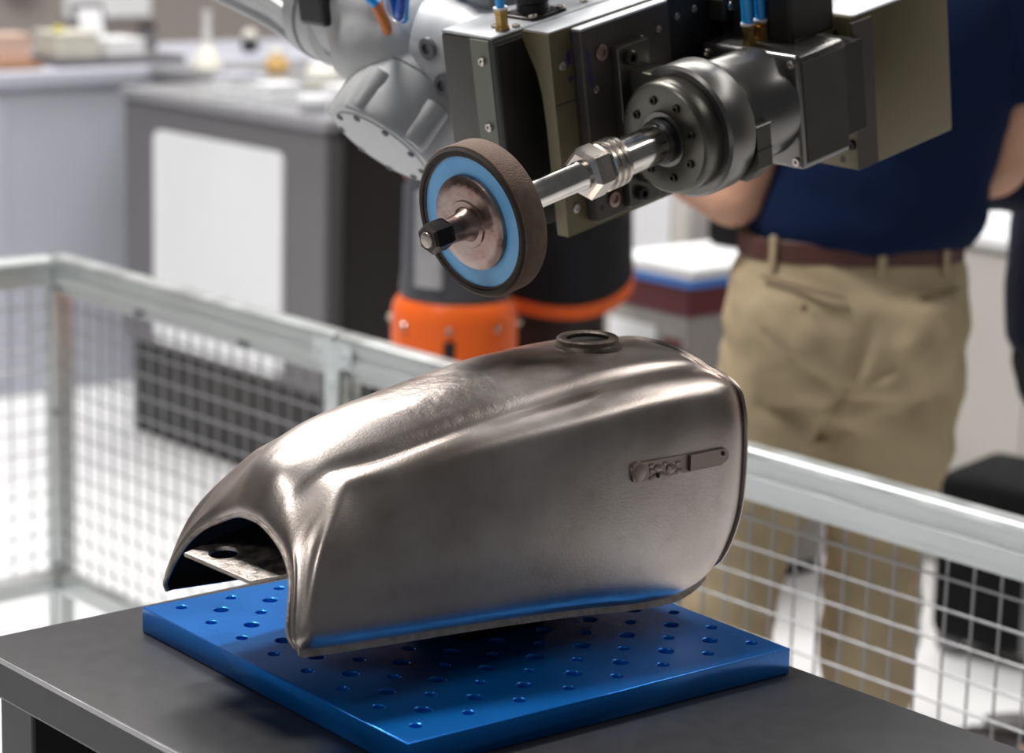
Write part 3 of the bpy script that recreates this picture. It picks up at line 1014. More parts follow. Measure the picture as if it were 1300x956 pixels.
# wrist block: merged rounded volumes
bm = BM()
r_ = bmesh.ops.create_icosphere(bm, subdivisions=3, radius=1.0)
for v in r_['verts']:
    v.co = Vector((0.272 + v.co.x * 0.075, 0.40 + v.co.y * 0.085, 0.060 + v.co.z * 0.070))
bx(bm, (0.215, 0.36, 0.02), (0.335, 0.47, 0.13), 0.02, 3)
lathe(bm, (0.285, 0.40, 0.07), (0.02, 0.97, 0.22), [(0.0, 0.062), (0.10, 0.064)], 32)
lathe(bm, (0.285, 0.33, 0.055), (0, 1, 0), [(0, 0.055), (0.09, 0.062)], 32)
bb_ = remeshed(bm, 0.005, 4)
wk = obj('wrist_block', bb_, M_['cast'], rob, True)
bm = BM()
bx(bm, (0.205, 0.445, 0.085), (0.27, 0.492, 0.150), 0.006)
obj('gap_shade', bm, M_['black'], wk)  # black block stands in for the shaded gap between flange and wrist
# wrist drum with its bolted end cap
DD = Vector((-0.078, 0.004, -0.061)).normalized()
dp0 = Vector((0.272, 0.362, 0.022))
bm = BM()
lathe(bm, dp0, DD, [(-0.03, 0.050), (-0.018, 0.066), (-0.012, 0.069), (0.018, 0.069), (0.0185, 0.0665), (0.020, 0.0665), (0.0205, 0.0690), (0.050, 0.0690), (0.060, 0.070), (0.085, 0.070), (0.092, 0.066)], 64)
dr = obj('wrist_drum', bm, M_['cast'], rob, True)
dx, dy, _ = frame(DD)
for ang in (0.2, 1.4, 2.6, 3.7, 5.1):
    bm = BM()
    c = dp0 + (dx * math.cos(ang) + dy * math.sin(ang)) * 0.058
    lathe(bm, c, DD, [(0.034, 0.010), (0.040, 0.0185), (0.084, 0.0185), (0.090, 0.016)], 24)
    obj('bolt_boss', bm, M_['cast'], dr, True)
bm = BM()
lathe(bm, dp0, DD, [(0.091, 0.060), (0.094, 0.058), (0.0955, 0.050)], 48)
ec = obj('end_cap', bm, M_['cast'], dr, True)
cbm = bolt_mesh(0.0042, 0.003, M_['cast_dark'])
q_ = DD.to_track_quat('Z', 'Y').to_euler()
for k in range(9):
    a = 2 * PI * k / 9
    share('cap_screw', cbm, ec, dp0 + DD * 0.0935 + (dx * math.cos(a) + dy * math.sin(a)) * 0.054, q_)
# second joint housing behind the case, at the top
bm = BM()
lathe(bm, (0.36, 0.250, 0.13), (0.1, 0.9, 0.35), [(0, 0.075), (0.02, 0.085), (0.06, 0.085), (0.065, 0.078), (0.09, 0.078), (0.11, 0.06)], 48)
obj('joint_housing', bm, M_['cast'], rob, True)
# forearm
fa0 = Vector((0.292, 0.500, 0.078))
fd = Vector((0.02, 0.970, 0.235)).normalized()
bm = BM()
lathe(bm, fa0, fd, [(-0.01, 0.060), (0.0, 0.068), (0.022, 0.068), (0.0225, 0.0655), (0.026, 0.0655), (0.0265, 0.0700), (0.044, 0.0700), (0.048, 0.066)], 56)
fo = obj('forearm_flange', bm, M_['cast'], rob, True)
bm = BM()
lathe(bm, fa0, fd, [(0.044, 0.062), (0.10, 0.056), (0.20, 0.058), (0.36, 0.068), (0.60, 0.085), (0.85, 0.095)], 48)
fr = obj('forearm', bm, M_['cast'], rob, True)
fx, fy, _ = frame(fd)
for k in range(8):
    a = 2 * PI * k / 8
    e_ = fx * math.cos(a) + fy * math.sin(a)
    bm = BM()
    pts = [fa0 + fd * t_ + e_ * r_ for t_, r_ in ((0.045, 0.062), (0.10, 0.0575), (0.20, 0.0595), (0.36, 0.0695), (0.60, 0.0865), (0.84, 0.0965))]
    tube(bm, smoothpath(pts, 4), 0.0075, 8)
    obj('casting_rib', bm, M_['cast'], fr, True)
# hose loops and orange cable hanging at the wrist
bm = BM()
tube(bm, smoothpath([(0.23, 0.36, 0.30), (0.226, 0.345, 0.16), (0.222, 0.335, 0.120), (0.217, 0.325, 0.108), (0.214, 0.318, 0.120), (0.222, 0.315, 0.17), (0.25, 0.31, 0.30)], 8), 0.0065, 12)
obj('hose_loop', bm, M_['hose'], rob, True)
bm = BM()
tube(bm, smoothpath([(0.22, 0.34, 0.30), (0.215, 0.335, 0.16), (0.213, 0.328, 0.118), (0.209, 0.320, 0.112), (0.206, 0.312, 0.125), (0.212, 0.305, 0.17), (0.24, 0.30, 0.30)], 8), 0.0055, 12)
obj('hose_loop', bm, M_['hose_dark'], rob, True)
bm = BM()
tube(bm, smoothpath([(0.205, 0.385, 0.20), (0.208, 0.372, 0.140), (0.214, 0.362, 0.118), (0.222, 0.356, 0.085)], 8), 0.006, 12)
obj('orange_cable', bm, M_['orange_cable'], rob, True)
bm = BM()
tube(bm, smoothpath([(0.196, 0.378, 0.170), (0.199, 0.366, 0.140), (0.206, 0.352, 0.122)], 8), 0.0055, 12)
obj('short_hose', bm, M_['hose'], rob, True)
bm = BM()
tube(bm, [Vector((0.212, 0.330, 0.120)) + Vector((0.004 * math.cos(a), 0.020 * math.cos(a), 0.016 * math.sin(a))) for a in [2 * PI * k / 20 for k in range(21)]], 0.0014, 6)
obj('cable_tie', bm, M_['clear'], rob, True)

# ================================================================== SAFETY FENCE
FX, FY = 2.376, 4.11
fen = thing('safety_fence', 'low aluminium safety fence with welded wire mesh round the robot cell', 'fence', (FX, FY, 0))
ZT, ZBt = 0.842, 0.200


def rail_profile_mesh(L, name):
    """slotted aluminium profile, length L along +y, top at z=0"""
    bm_ = BM()
    w, h = 0.024, 0.055
    prof = [(-w, -h), (w, -h), (w, -0.036), (w - 0.004, -0.034), (w - 0.004, -0.026), (w, -0.024), (w, -0.008), (w - 0.004, -0.002), (w - 0.010, 0), (-w + 0.010, 0), (-w + 0.004, -0.002), (-w, -0.008), (-w, -0.024), (-w + 0.004, -0.026), (-w + 0.004, -0.034), (-w, -0.036)]
    prism(bm_, prof, 0, L, (0, 2, 1))
    bmesh.ops.recalc_face_normals(bm_, faces=bm_.faces)
    me_ = D.meshes.new(name)
    bm_.to_mesh(me_)
    bm_.free()
    me_.materials.append(M_['alu'])
    return me_


posts_y = [0.0, -0.94, -1.69, -2.60]          # along -y from the corner
run = [(posts_y[i], posts_y[i + 1]) for i in range(3)]
wire_v = D.meshes.new('wire_v')
bm = BM()
lathe(bm, (0, 0, 0), (0, 0, 1), [(0, 0.0019), (ZT - 0.055 - ZBt - 0.01, 0.0019)], 6)
bm.to_mesh(wire_v); bm.free(); wire_v.materials.append(M_['wire'])


def mesh_panel(p0, p1, zlo, zhi):
    p0 = Vector(p0); p1 = Vector(p1)
    d_ = p1 - p0
    L_ = d_.length
    d_.normalize()
    n = int(L_ / 0.043)
    s_ = L_ / n
    for k in range(1, n):
        q = p0 + d_ * (k * s_)
        share('wire', wire_v, fen, (q.x, q.y, zlo))
    bm_ = BM()
    lathe(bm_, (0, 0, 0), (0, 0, 1), [(0, 0.0019), (L_, 0.0019)], 6)
    wm = D.meshes.new('wire_h')
    bm_.to_mesh(wm); bm_.free(); wm.materials.append(M_['wire'])
    rot = d_.to_track_quat('Z', 'Y').to_euler()
    nz_ = int((zhi - zlo) / 0.042)
    off = Vector((d_.y, -d_.x, 0)) * 0.0036
    for k in range(1, nz_ + 1):
        share('wire', wm, fen, (p0.x + off.x, p0.y + off.y, zlo + k * 0.042 - 0.01), rot)


def post_mesh():
    bm_ = BM()
    a, b_ = 0.020, 0.014
    prof = [(-a, -a), (-0.005, -a), (-0.005, -b_), (0.005, -b_), (0.005, -a), (a, -a), (a, -0.005), (b_, -0.005), (b_, 0.005), (a, 0.005), (a, a), (0.005, a), (0.005, b_), (-0.005, b_), (-0.005, a), (-a, a), (-a, 0.005), (-b_, 0.005), (-b_, -0.005), (-a, -0.005)]
    prism(bm_, prof, 0.012, ZT - 0.055, (0, 1, 2))
    bmesh.ops.recalc_face_normals(bm_, faces=bm_.faces)
    me_ = D.meshes.new('post')
    bm_.to_mesh(me_); bm_.free(); me_.materials.append(M_['alu'])
    return me_


pmesh = post_mesh()
foot_me = D.meshes.new('foot_plate')
bm = BM(); bx(bm, (-0.045, -0.045, 0), (0.045, 0.045, 0.012), 0.002); bm.to_mesh(foot_me); bm.free(); foot_me.materials.append(M_['bracket_zinc'])
brk_me = D.meshes.new('corner_bracket')
bm = BM()
prism(bm, [(-0.055, 0.0), (0.055, 0.0), (0.055, -0.035), (0.019, -0.045), (0.017, -0.16), (-0.017, -0.16), (-0.019, -0.045), (-0.055, -0.035)], -0.0275, -0.0245, (1, 2, 0))
bmesh.ops.recalc_face_normals(bm, faces=bm.faces)
bm.to_mesh(brk_me); bm.free(); brk_me.materials.append(M_['bracket_zinc'])
bk_bolt = bolt_mesh(0.007, 0.005, M_['bracket_zinc'])
for i, y_ in enumerate(posts_y):
    po = share('post', pmesh, fen, (0, y_, 0))
    share('foot_plate', foot_me, po)
    if i == 1 or i == 2:
        bk = share('tee_bracket', brk_me, fen, (0, y_, ZT - 0.012))
        for yy, zz in ((-0.042, -0.018), (0.042, -0.018), (0, -0.07), (0, -0.125)):
            share('bolt', bk_bolt, bk, (-0.0275, yy, zz), (0, -PI / 2, 0))
for y0, y1 in run:
    L_ = y0 - y1
    rm = rail_profile_mesh(L_ - 0.010, 'top_rail')
    share('top_rail', rm, fen, (0, y1 + 0.005, ZT))
    share('bottom_rail', rail_profile_mesh(L_ - 0.046, 'bottom_rail'), fen, (0, y1 + 0.023, ZBt), (0, 0, 0), (0.8, 1, 0.75))
    mesh_panel((0, y0 - 0.02, 0), (0, y1 + 0.02, 0), ZBt + 0.004, ZT - 0.058)
    bm = BM()
    bx(bm, (-0.010, y1 + 0.024, ZT - 0.075), (0.010, y0 - 0.024, ZT - 0.0555), 0.002)
    obj('clip_strip', bm, M_['alu'], fen)
# return side towards the left
for (x0, x1) in ((0.0, -1.0),):
    L_ = x0 - x1 - 0.03
    rr_ = rail_profile_mesh(L_, 'top_rail')
    share('top_rail', rr_, fen, (x0 - 0.027, 0, ZT), (0, 0, PI / 2))
    share('bottom_rail', rail_profile_mesh(L_ - 0.02, 'bottom_rail'), fen, (x0 - 0.023, 0, ZBt), (0, 0, PI / 2), (0.8, 1, 0.75))
    mesh_panel((x0 - 0.02, 0, 0), (x1 + 0.02, 0, 0), ZBt + 0.004, ZT - 0.058)
    po = share('post', pmesh, fen, (x1, 0, 0))
    share('foot_plate', foot_me, po)
# black clips that hold the mesh
clip = D.meshes.new('mesh_clip')
bm = BM(); bx(bm, (-0.010, -0.008, -0.007), (0.004, 0.008, 0.007), 0.002); bm.to_mesh(clip); bm.free(); clip.materials.append(M_['alu_dark'])
for y_ in (-0.32, -0.66, -1.30):
    share('mesh_clip', clip, fen, (-0.012, y_, ZT - 0.064))
for z_ in (0.55, 0.80, 0.24):
    share('mesh_clip', clip, fen, (-0.018, -0.022, z_ - 0.02), (0, 0, 0), (0.8, 0.8, 0.8))

# ================================================================== BACKGROUND STAND: COUNTERS
cn = thing('dark_counter', 'dark grey reception counter with a blank white panel on its front', 'counter', (3.532, 5.27, 0))
bm = BM()
bx(bm, (0.0, -0.47, 0.27), (1.3, 0.47, 0.945), 0.006)
obj('body', bm, M_['counter_grey'], cn)
bm = BM()
bx(bm, (0.02, -0.465, 0.0), (1.28, 0.465, 0.27), 0.004)
obj('plinth', bm, M_['counter_black'], cn)
bm = BM()
bx(bm, (-0.012, -0.482, 0.945), (1.31, 0.482, 0.975), 0.004)
obj('counter_top', bm, M_['counter_top'], cn)
bm = BM()
bx(bm, (0.42, 0.47, 0.0), (1.3, 0.975, 0.945), 0.006)
obj('return_body', bm, M_['counter_grey'], cn)
bm = BM()
bx(bm, (0.40, 0.482, 0.945), (1.31, 0.98, 0.975), 0.004)
obj('return_top', bm, M_['counter_top'], cn)
bm = BM()
prism(bm, rrect(0.60, 0.585, 0.03, 5, 0.005, 0.582), -0.010, 0.0005, (1, 2, 0))
obj('white_panel', bm, M_['white'], cn)

cn2 = thing('pale_counter', 'pale blue-grey counter with thick top crowded with small boxes', 'counter', (3.75, 6.64, 0))
bm = BM()
bx(bm, (-0.9, -0.35, 0.0), (0.85, 0.35, 0.92), 0.006)
obj('body', bm, M_['panel_pale'], cn2)
bm = BM()
bx(bm, (-0.9, -0.375, 0.92), (1.2, 0.36, 0.972), 0.012, 3)
obj('counter_top', bm, M_['panel_pale'], cn2)
bm = BM()
bx(bm, (-0.5, -0.358, 0.05), (-0.28, -0.350, 0.90), 0.002)
obj('side_panel', bm, M_['panel_pale'], cn2)

bm = BM()
bx(bm, (0, -0.17, 0.0), (0.5, 0.17, 0.94), 0.01)
bcab = thing('black_cabinet', 'tall brown-black cabinet next to the dark grey counter', 'cabinet', (3.56, 4.60, 0))
obj('body', bm, M_['brownblack'], bcab)
bm = BM()
bx(bm, (-0.004, -0.155, 0.08), (0.0, 0.155, 0.90), 0.001)
dr_ = obj('door', bm, M_['brownblack'], bcab)
bm = BM()
bx(bm, (-0.012, -0.14, 0.45), (-0.004, -0.125, 0.60), 0.002)
obj('handle', bm, M_['bolt'], dr_)
bm = BM()
bx(bm, (-0.005, -0.175, 0.94), (0.505, 0.175, 0.965), 0.004)
obj('cabinet_top', bm, M_['brownblack'], bcab)


# --- small things on the counters
def box_thing(name, label, cat, lo, hi, m, lid=None, bev=0.004):
    c = ((lo[0] + hi[0]) / 2, (lo[1] + hi[1]) / 2, lo[2])
    t_ = thing(name, label, cat, c)
    w_ = [(hi[i] - lo[i]) / 2 for i in range(2)]
    h_ = hi[2] - lo[2]
    bm_ = BM()
    bx(bm_, (-w_[0], -w_[1], 0), (w_[0], w_[1], h_ * 0.8), bev)
    obj('body', bm_, m, t_)
    bm_ = BM()
    bx(bm_, (-w_[0] - 0.001, -w_[1] - 0.001, h_ * 0.8), (w_[0] + 0.001, w_[1] + 0.001, h_), bev)
    obj('lid', bm_, lid or m, t_)
    return t_


def lathe_thing(name, label, cat, loc, parts, group=None):
    t_ = thing(name, label, cat, loc, group=group)
    for pn, prof, m in parts:
        bm_ = BM()
        lathe(bm_, (0, 0, 0), (0, 0, 1), prof, 24)
        obj(pn, bm_, m, t_, True)
    return t_


Z1, Z2 = 0.975, 0.972
lathe_thing('flask', 'milky conical flask with long thin neck on the dark counter', 'flask', (3.99, 6.02, Z1), [
    ('body', [(0, 0.040), (0.01, 0.046), (0.05, 0.034), (0.075, 0.016)], M_['glass_white']),
    ('neck', [(0.075, 0.013), (0.17, 0.011), (0.172, 0.016), (0.178, 0.016)], M_['clear'])])
box_thing('carton', 'white carton with blue lid at the counter edge above the blank panel', 'carton', (3.57, 5.28, Z1), (3.66, 5.36, Z1 + 0.07), M_['white'], M_['panel_pale'])
box_thing('carton', 'white carton with white lid beside the blue-lidded carton', 'carton', (3.60, 5.14, Z1), (3.70, 5.22, Z1 + 0.055), M_['white'], M_['white'])
box_thing('low_box', 'low pale box behind the two cartons on the dark counter', 'box', (3.80, 5.58, Z1), (3.90, 5.68, Z1 + 0.03), M_['panel_pale'], M_['paper'])
lathe_thing('knob_sample', 'black round sample with a pale cap on the pale counter', 'knob', (4.515, 6.56, Z2), [
    ('base', [(0, 0.022), (0.02, 0.030), (0.04, 0.026)], M_['black']), ('cap', [(0.04, 0.020), (0.055, 0.026), (0.07, 0.018), (0.075, 0.006)], M_['cream'])])
lathe_thing('knob_sample', 'tan round knob sample with a pale cap on the dark counter', 'knob', (4.13, 5.86, Z1), [
    ('base', [(0, 0.026), (0.025, 0.036), (0.05, 0.028)], M_['tan']), ('cap', [(0.05, 0.018), (0.065, 0.022), (0.078, 0.012)], M_['cream'])])
lathe_thing('jar', 'squat milky white jar on the dark counter near the robot wrist', 'jar', (3.98, 5.43, Z1), [
    ('body', [(0, 0.040), (0.01, 0.048), (0.05, 0.048), (0.065, 0.036)], M_['glass_white']), ('lid', [(0.065, 0.034), (0.08, 0.034), (0.084, 0.026)], M_['white'])])
lathe_thing('bowl', 'small white rounded bowl at the counter edge near the robot wrist', 'bowl', (3.62, 4.97, Z1), [
    ('bowl', [(0, 0.020), (0.008, 0.034), (0.03, 0.045), (0.042, 0.042)], M_['white']), ('foot', [(-0.0, 0.024), (0.004, 0.024)], M_['white'])])
box_thing('carton', 'low white carton standing behind the small white bowl', 'carton', (3.80, 5.08, Z1), (3.90, 5.18, Z1 + 0.045), M_['paper'], M_['white'])

box_thing('tray', 'flat brown tray lying on the pale counter', 'tray', (3.05, 6.30, Z2), (3.60, 6.55, Z2 + 0.022), M_['brown_tray'], M_['brown_tray'])
box_thing('tray', 'flat dark tray lying on the pale counter beside the brown tray', 'tray', (3.66, 6.30, Z2), (4.10, 6.58, Z2 + 0.025), M_['counter_grey'], M_['counter_grey'])
box_thing('card_box', 'pinkish card box standing on the brown tray', 'box', (3.48, 6.36, Z2 + 0.022), (3.595, 6.46, Z2 + 0.10), M_['pink'], M_['pink'])
box_thing('card_box', 'cream card box with yellow cap standing on the dark tray', 'box', (3.68, 6.36, Z2 + 0.025), (3.83, 6.50, Z2 + 0.10), M_['cream'], M_['cream'])
box_thing('card_box', 'white card box standing on the dark tray below the tablet', 'box', (3.86, 6.36, Z2 + 0.025), (3.99, 6.50, Z2 + 0.075), M_['white'], M_['white'])
lathe_thing('cap', 'small yellow cap lying on the cream card box', 'cap', (3.71, 6.40, Z2 + 0.10), [('skirt', [(0, 0.016), (0.012, 0.016)], M_['yellow']), ('top', [(0.012, 0.017), (0.016, 0.014)], M_['yellow'])])
lathe_thing('bottle', 'skin-toned bottle with dark cap on the brown tray', 'bottle', (3.40, 6.40, Z2 + 0.022), [('body', [(0, 0.020), (0.07, 0.020), (0.085, 0.009)], M_['pink']), ('cap', [(0.085, 0.010), (0.11, 0.010)], M_['black'])])
lathe_thing('bottle', 'dark bottle standing on the brown tray', 'bottle', (3.445, 6.42, Z2 + 0.022), [('body', [(0, 0.016), (0.09, 0.016), (0.10, 0.008)], M_['bolt']), ('cap', [(0.10, 0.009), (0.12, 0.009)], M_['bolt'])])
tb = thing('tablet', 'dark framed tablet leaning on a small easel on the pale counter', 'tablet', (3.97, 6.62, Z2), (R(-14), 0, R(10)))
bm = BM(); bx(bm, (-0.065, -0.006, 0.03), (0.065, 0.006, 0.17), 0.004); obj('frame', bm, M_['counter_grey'], tb)
bm = BM(); bx(bm, (-0.048, -0.0075, 0.05), (0.048, -0.006, 0.15)); obj('screen', bm, M_['white'], tb)
bm = BM(); bx(bm, (-0.05, -0.02, 0.0), (0.05, 0.03, 0.03), 0.004); obj('easel_foot', bm, M_['counter_grey'], tb)
lathe_thing('canister', 'dark canister standing near the tablet on the pale counter', 'canister', (4.16, 6.62, Z2), [('body', [(0, 0.032), (0.075, 0.032), (0.08, 0.028)], M_['counter_grey']), ('lid', [(0.08, 0.030), (0.095, 0.030), (0.098, 0.02)], M_['bolt'])])

# wall poster and notice on the taupe wall
wp = thing('wall_poster', 'large plain white poster on the taupe wall', 'poster', (5.45, 8.985, 1.5))
bm = BM(); bx(bm, (-0.21, -0.012, -0.60), (0.21, 0.012, 0.9), 0.003); obj('board', bm, M_['paper'], wp)
bm = BM(); bx(bm, (-0.215, -0.010, -0.615), (0.215, 0.012, -0.60), 0.002); obj('bottom_strip', bm, M_['robot_silver'], wp)
wc = thing('wall_fan', 'round grey fan on the taupe wall', 'fan', (5.02, 8.96, 1.12))
bm = BM(); ring(bm, (0, 0, 0), (0, -1, 0), 0.075, 0.095, 0, 0.05); obj('ring', bm, M_['counter_grey'], wc, True)
bm = BM(); lathe(bm, (0, 0, 0), (0, -1, 0), [(-0.02, 0.03), (0.03, 0.03), (0.04, 0.02)], 20); obj('hub', bm, M_['robot_silver'], wc, True)
for k in range(5):
    a = 2 * PI * k / 5
    bm = BM()
    m4 = Matrix.Rotation(a, 4, 'Y') @ Matrix.Translation((0.052, -0.01, 0)) @ Matrix.Rotation(0.5, 4, 'X')
    bx(bm, (-0.028, -0.002, -0.018), (0.026, 0.002, 0.018), 0.001, 1, m4)
    obj('blade', bm, M_['robot_silver'], wc)

# ================================================================== ORANGE ROBOT
og = thing('orange_robot', 'small orange robot with dark grey column on a pedestal behind the fence', 'robot', (2.86, 3.47, 0), (0, 0, 0.4))
bm = BM(); bx(bm, (-0.10, -0.10, 0), (0.10, 0.10, 0.56), 0.008); obj('pedestal', bm, M_['counter_grey'], og)
bm = BM()
lathe(bm, (0, 0, 0), (0, 0, 1), [(0.56, 0.128), (0.575, 0.130), (0.60, 0.122), (0.775, 0.120), (0.795, 0.118), (0.81, 0.108)], 48)
ba = obj('base', bm, M_['robot_orange'], og, True)
for k in range(8):
    a = 2 * PI * k / 8 + 0.4
    share('bolt', bolt_mesh(0.007, 0.008, M_['pin']), ba, (0.1195 * math.cos(a), 0.1195 * math.sin(a), 0.765), (PI / 2, 0, a + PI / 2))
bm = BM()
lathe(bm, (0, 0, 0), (0, 0, 1), [(0.81, 0.104), (0.83, 0.106), (0.86, 0.102), (1.02, 0.100), (1.06, 0.085)], 48)
cl_ = obj('column', bm, M_['robot_grey'], og, True)
bm = BM()
bx(bm, (-0.112, -0.03, 0.84), (-0.094, 0.03, 1.02), 0.006)
obj('column_rib', bm, M_['robot_silver'], cl_)
bm = BM()
m4 = Matrix.Rotation(3.55, 4, 'Z')
bx(bm, (0.112, -0.012, 0.68), (0.122, 0.012, 0.745), 0.004, 2, m4)
obj('port', bm, M_['black'], ba)
bm = BM()
lathe(bm, (0, -0.09, 1.10), (0, 1, 0), [(0, 0.075), (0.02, 0.085), (0.16, 0.085), (0.18, 0.075)], 40)
obj('shoulder', bm, M_['robot_orange'], og, True)
bm = BM()
tube(bm, smoothpath([(0, 0.0, 1.10), (0.06, 0.0, 1.28), (0.10, 0.0, 1.45)], 6), [0.065] * 6 + [0.058] * 7, 20)
obj('upper_arm', bm, M_['robot_orange'], og, True)

# ================================================================== PAPER-TOPPED STAND, RIGHT COUNTER
pt = thing('display_stand', 'low stand with dark red band and pale panels under a blue board', 'stand', (3.66, 3.64, 0))
bm = BM(); bx(bm, (0.0, 0.0, 0.03), (0.48, 0.27, 0.655), 0.004); obj('body', bm, M_['box_grey'], pt)
bm = BM(); bx(bm, (-0.004, -0.004, 0.655), (0.484, 0.274, 0.72), 0.003); obj('red_band', bm, M_['red'], pt)
bm = BM(); bx(bm, (-0.003, 0.10, 0.46), (0.001, 0.25, 0.62), 0.001); obj('white_card', bm, M_['white'], pt)
bm = BM(); bx(bm, (-0.003, 0.02, 0.42), (0.001, 0.08, 0.60), 0.001); obj('red_card', bm, M_['red'], pt)
bm = BM(); bx(bm, (0.01, 0.01, 0.0), (0.47, 0.26, 0.03)); obj('plinth', bm, M_['counter_black'], pt)
bm = BM(); bx(bm, (-0.014, -0.016, 0.72), (0.50, 0.285, 0.738), 0.002)
bo = obj('blue_board', bm, M_['folder_blue'], None); bo.location = (3.66, 3.64, 0)
tag(bo, 'blue board lying on the red-banded stand under white papers', 'board')
bm = BM()
for k in range(5):
    bx(bm, (-0.012 + 0.002 * k, -0.014 + 0.0015 * k, 0.7382 + 0.004 * k), (0.495 - 0.002 * k, 0.28 - 0.001 * k, 0.7418 + 0.004 * k))
pp = obj('paper_stack', bm, M_['paper'], None); pp.location = (3.66, 3.64, 0)
tag(pp, 'stack of white papers lying on the blue board', 'papers')
bg_ = thing('desk_bag', 'small black bag standing on the white papers behind the man', 'bag', (4.02, 3.84, 0.7585))
bm = BM(); bx(bm, (-0.07, -0.05, 0), (0.07, 0.05, 0.07), 0.02, 3); obj('body', bm, M_['case_black'], bg_, True)
bm = BM(); tube(bm, smoothpath([(-0.04, 0, 0.065), (-0.03, 0, 0.10), (0.03, 0, 0.10), (0.04, 0, 0.065)], 6), 0.006, 8); obj('handle', bm, M_['case_black'], bg_, True)
sb = thing('grey_case', 'pale grey upright case standing on floor behind the papers', 'case', (4.30, 4.20, 0))
bm = BM(); bx(bm, (-0.25, -0.16, 0.02), (0.25, 0.20, 0.95), 0.02, 3); obj('body', bm, M_['wall_light'], sb)
bm = BM(); bx(bm, (-0.256, -0.10, 0.3), (-0.25, 0.14, 0.85), 0.002); obj('door', bm, M_['white'], sb)
bm = BM(); bx(bm, (-0.23, -0.14, 0), (0.23, 0.18, 0.02)); obj('plinth', bm, M_['counter_black'], sb)

rc_ = thing('beige_counter', 'beige counter with white top edge behind the khaki trousers', 'counter', (4.40, 3.0, 0))
bm = BM(); bx(bm, (0, -0.8, 0.0), (0.6, 0.72, 0.775), 0.006); obj('body', bm, M_['wall_light'], rc_)
bm = BM(); bx(bm, (-0.02, -0.82, 0.775), (0.62, 0.74, 0.805), 0.006); obj('counter_top', bm, M_['white'], rc_)
bm = BM(); bx(bm, (-0.006, -0.1, 0.03), (0.0, 0.28, 0.76), 0.001); obj('panel', bm, M_['wall_light'], rc_)
bm = BM(); bx(bm, (-0.006, 0.29, 0.03), (0.0, 0.70, 0.76), 0.001); obj('panel', bm, M_['wall_light'], rc_)

ps_ = thing('post_stand', 'black upright post on a grey foot seen between the khaki trouser legs', 'stand', (4.07, 3.52, 0))
bm = BM(); lathe(bm, (0, 0, 0), (0, 0, 1), [(0.02, 0.024), (0.70, 0.022), (0.71, 0.018)], 20); obj('post', bm, M_['black'], ps_, True)
bm = BM(); lathe(bm, (0, 0, 0), (0, 0, 1), [(0, 0.05), (0.04, 0.048), (0.07, 0.030)], 24); obj('foot', bm, M_['case_grey'], ps_, True)
wl = thing('white_pole', 'thin white tapered pole on a dark foot between the khaki trouser legs', 'pole', (3.90, 3.33, 0))
bm = BM(); lathe(bm, (0, 0, 0), (0, 0, 1), [(0.03, 0.016), (0.06, 0.022), (0.30, 0.010), (0.60, 0.008)], 16); obj('shaft', bm, M_['cream'], wl, True)
bm = BM(); lathe(bm, (0, 0, 0), (0, 0, 1), [(0, 0.022), (0.03, 0.018)], 16); obj('foot', bm, M_['case_grey'], wl, True)

# suitcase by the navy jacket
sc_ = thing('suitcase', 'black soft suitcase with grey corner strip standing beside the navy jacket', 'suitcase', (4.02, 2.98, 0), (0, 0, R(12)))
bm = BM(); bx(bm, (-0.13, -0.34, 0.035), (0.13, 0.15, 0.40), 0.035, 4); obj('body', bm, M_['case_black'], sc_, True)
bm = BM(); bx(bm, (-0.134, -0.10, 0.04), (-0.124, -0.065, 0.37), 0.003); obj('corner_strip', bm, M_['case_grey'], sc_)
bm = BM(); bx(bm, (-0.136, -0.30, 0.09), (-0.120, -0.13, 0.30), 0.006); obj('pocket', bm, M_['case_black'], sc_)
bm = BM(); tube(bm, smoothpath([(0, -0.20, 0.395), (0, -0.19, 0.43), (0, -0.08, 0.43), (0, -0.07, 0.395)], 6), 0.011, 10); obj('handle', bm, M_['case_black'], sc_, True)
for sx in (-0.1, 0.1):
    for sy in (-0.30, 0.11):
        bm = BM(); lathe(bm, (sx - 0.012, sy, 0.028), (1, 0, 0), [(0, 0.024), (0.003, 0.028), (0.021, 0.028), (0.024, 0.024)], 20); obj('caster', bm, M_['case_grey'], sc_, True)

# ================================================================== PEOPLE
def rings(bm_, lst, seg=28, pw=0.9):
    """stack of rounded cross-sections (cx, cy, z, rx, ry), closed at both ends"""
    rs = []
    for cx, cy, z, rx, ry in lst:
        row = []
        for k in range(seg):
            a = 2 * PI * k / seg
            ca, sa = math.cos(a), math.sin(a)
            row.append(bm_.verts.new((cx + rx * math.copysign(abs(ca) ** pw, ca), cy + ry * math.copysign(abs(sa) ** pw, sa), z)))
        rs.append(row)
    for a, b in zip(rs[:-1], rs[1:]):
        for k in range(seg):
            j = (k + 1) % seg
            bm_.faces.new((a[k], a[j], b[j], b[k]))
    bm_.faces.new(list(reversed(rs[0])))
    bm_.faces.new(rs[-1])


def limb(bm_, pts, rad, n=5, seg=18):
    P_ = smoothpath(pts, n)
    rs = []
    for i in range(len(pts) - 1):
        for k in range(n):
            t_ = k / n
            rs.append(rad[i] * (1 - t_) + rad[i + 1] * t_)
    rs.append(rad[-1])
    tube(bm_, P_, rs, seg)


def ball(bm_, c, r, s=(1, 1, 1), sub=2):
    q = bmesh.ops.create_icosphere(bm_, subdivisions=sub, radius=r)
    for v in q['verts']:
        v.co = Vector((c[0] + v.co.x * s[0], c[1] + v.co.y * s[1], c[2] + v.co.z * s[2]))


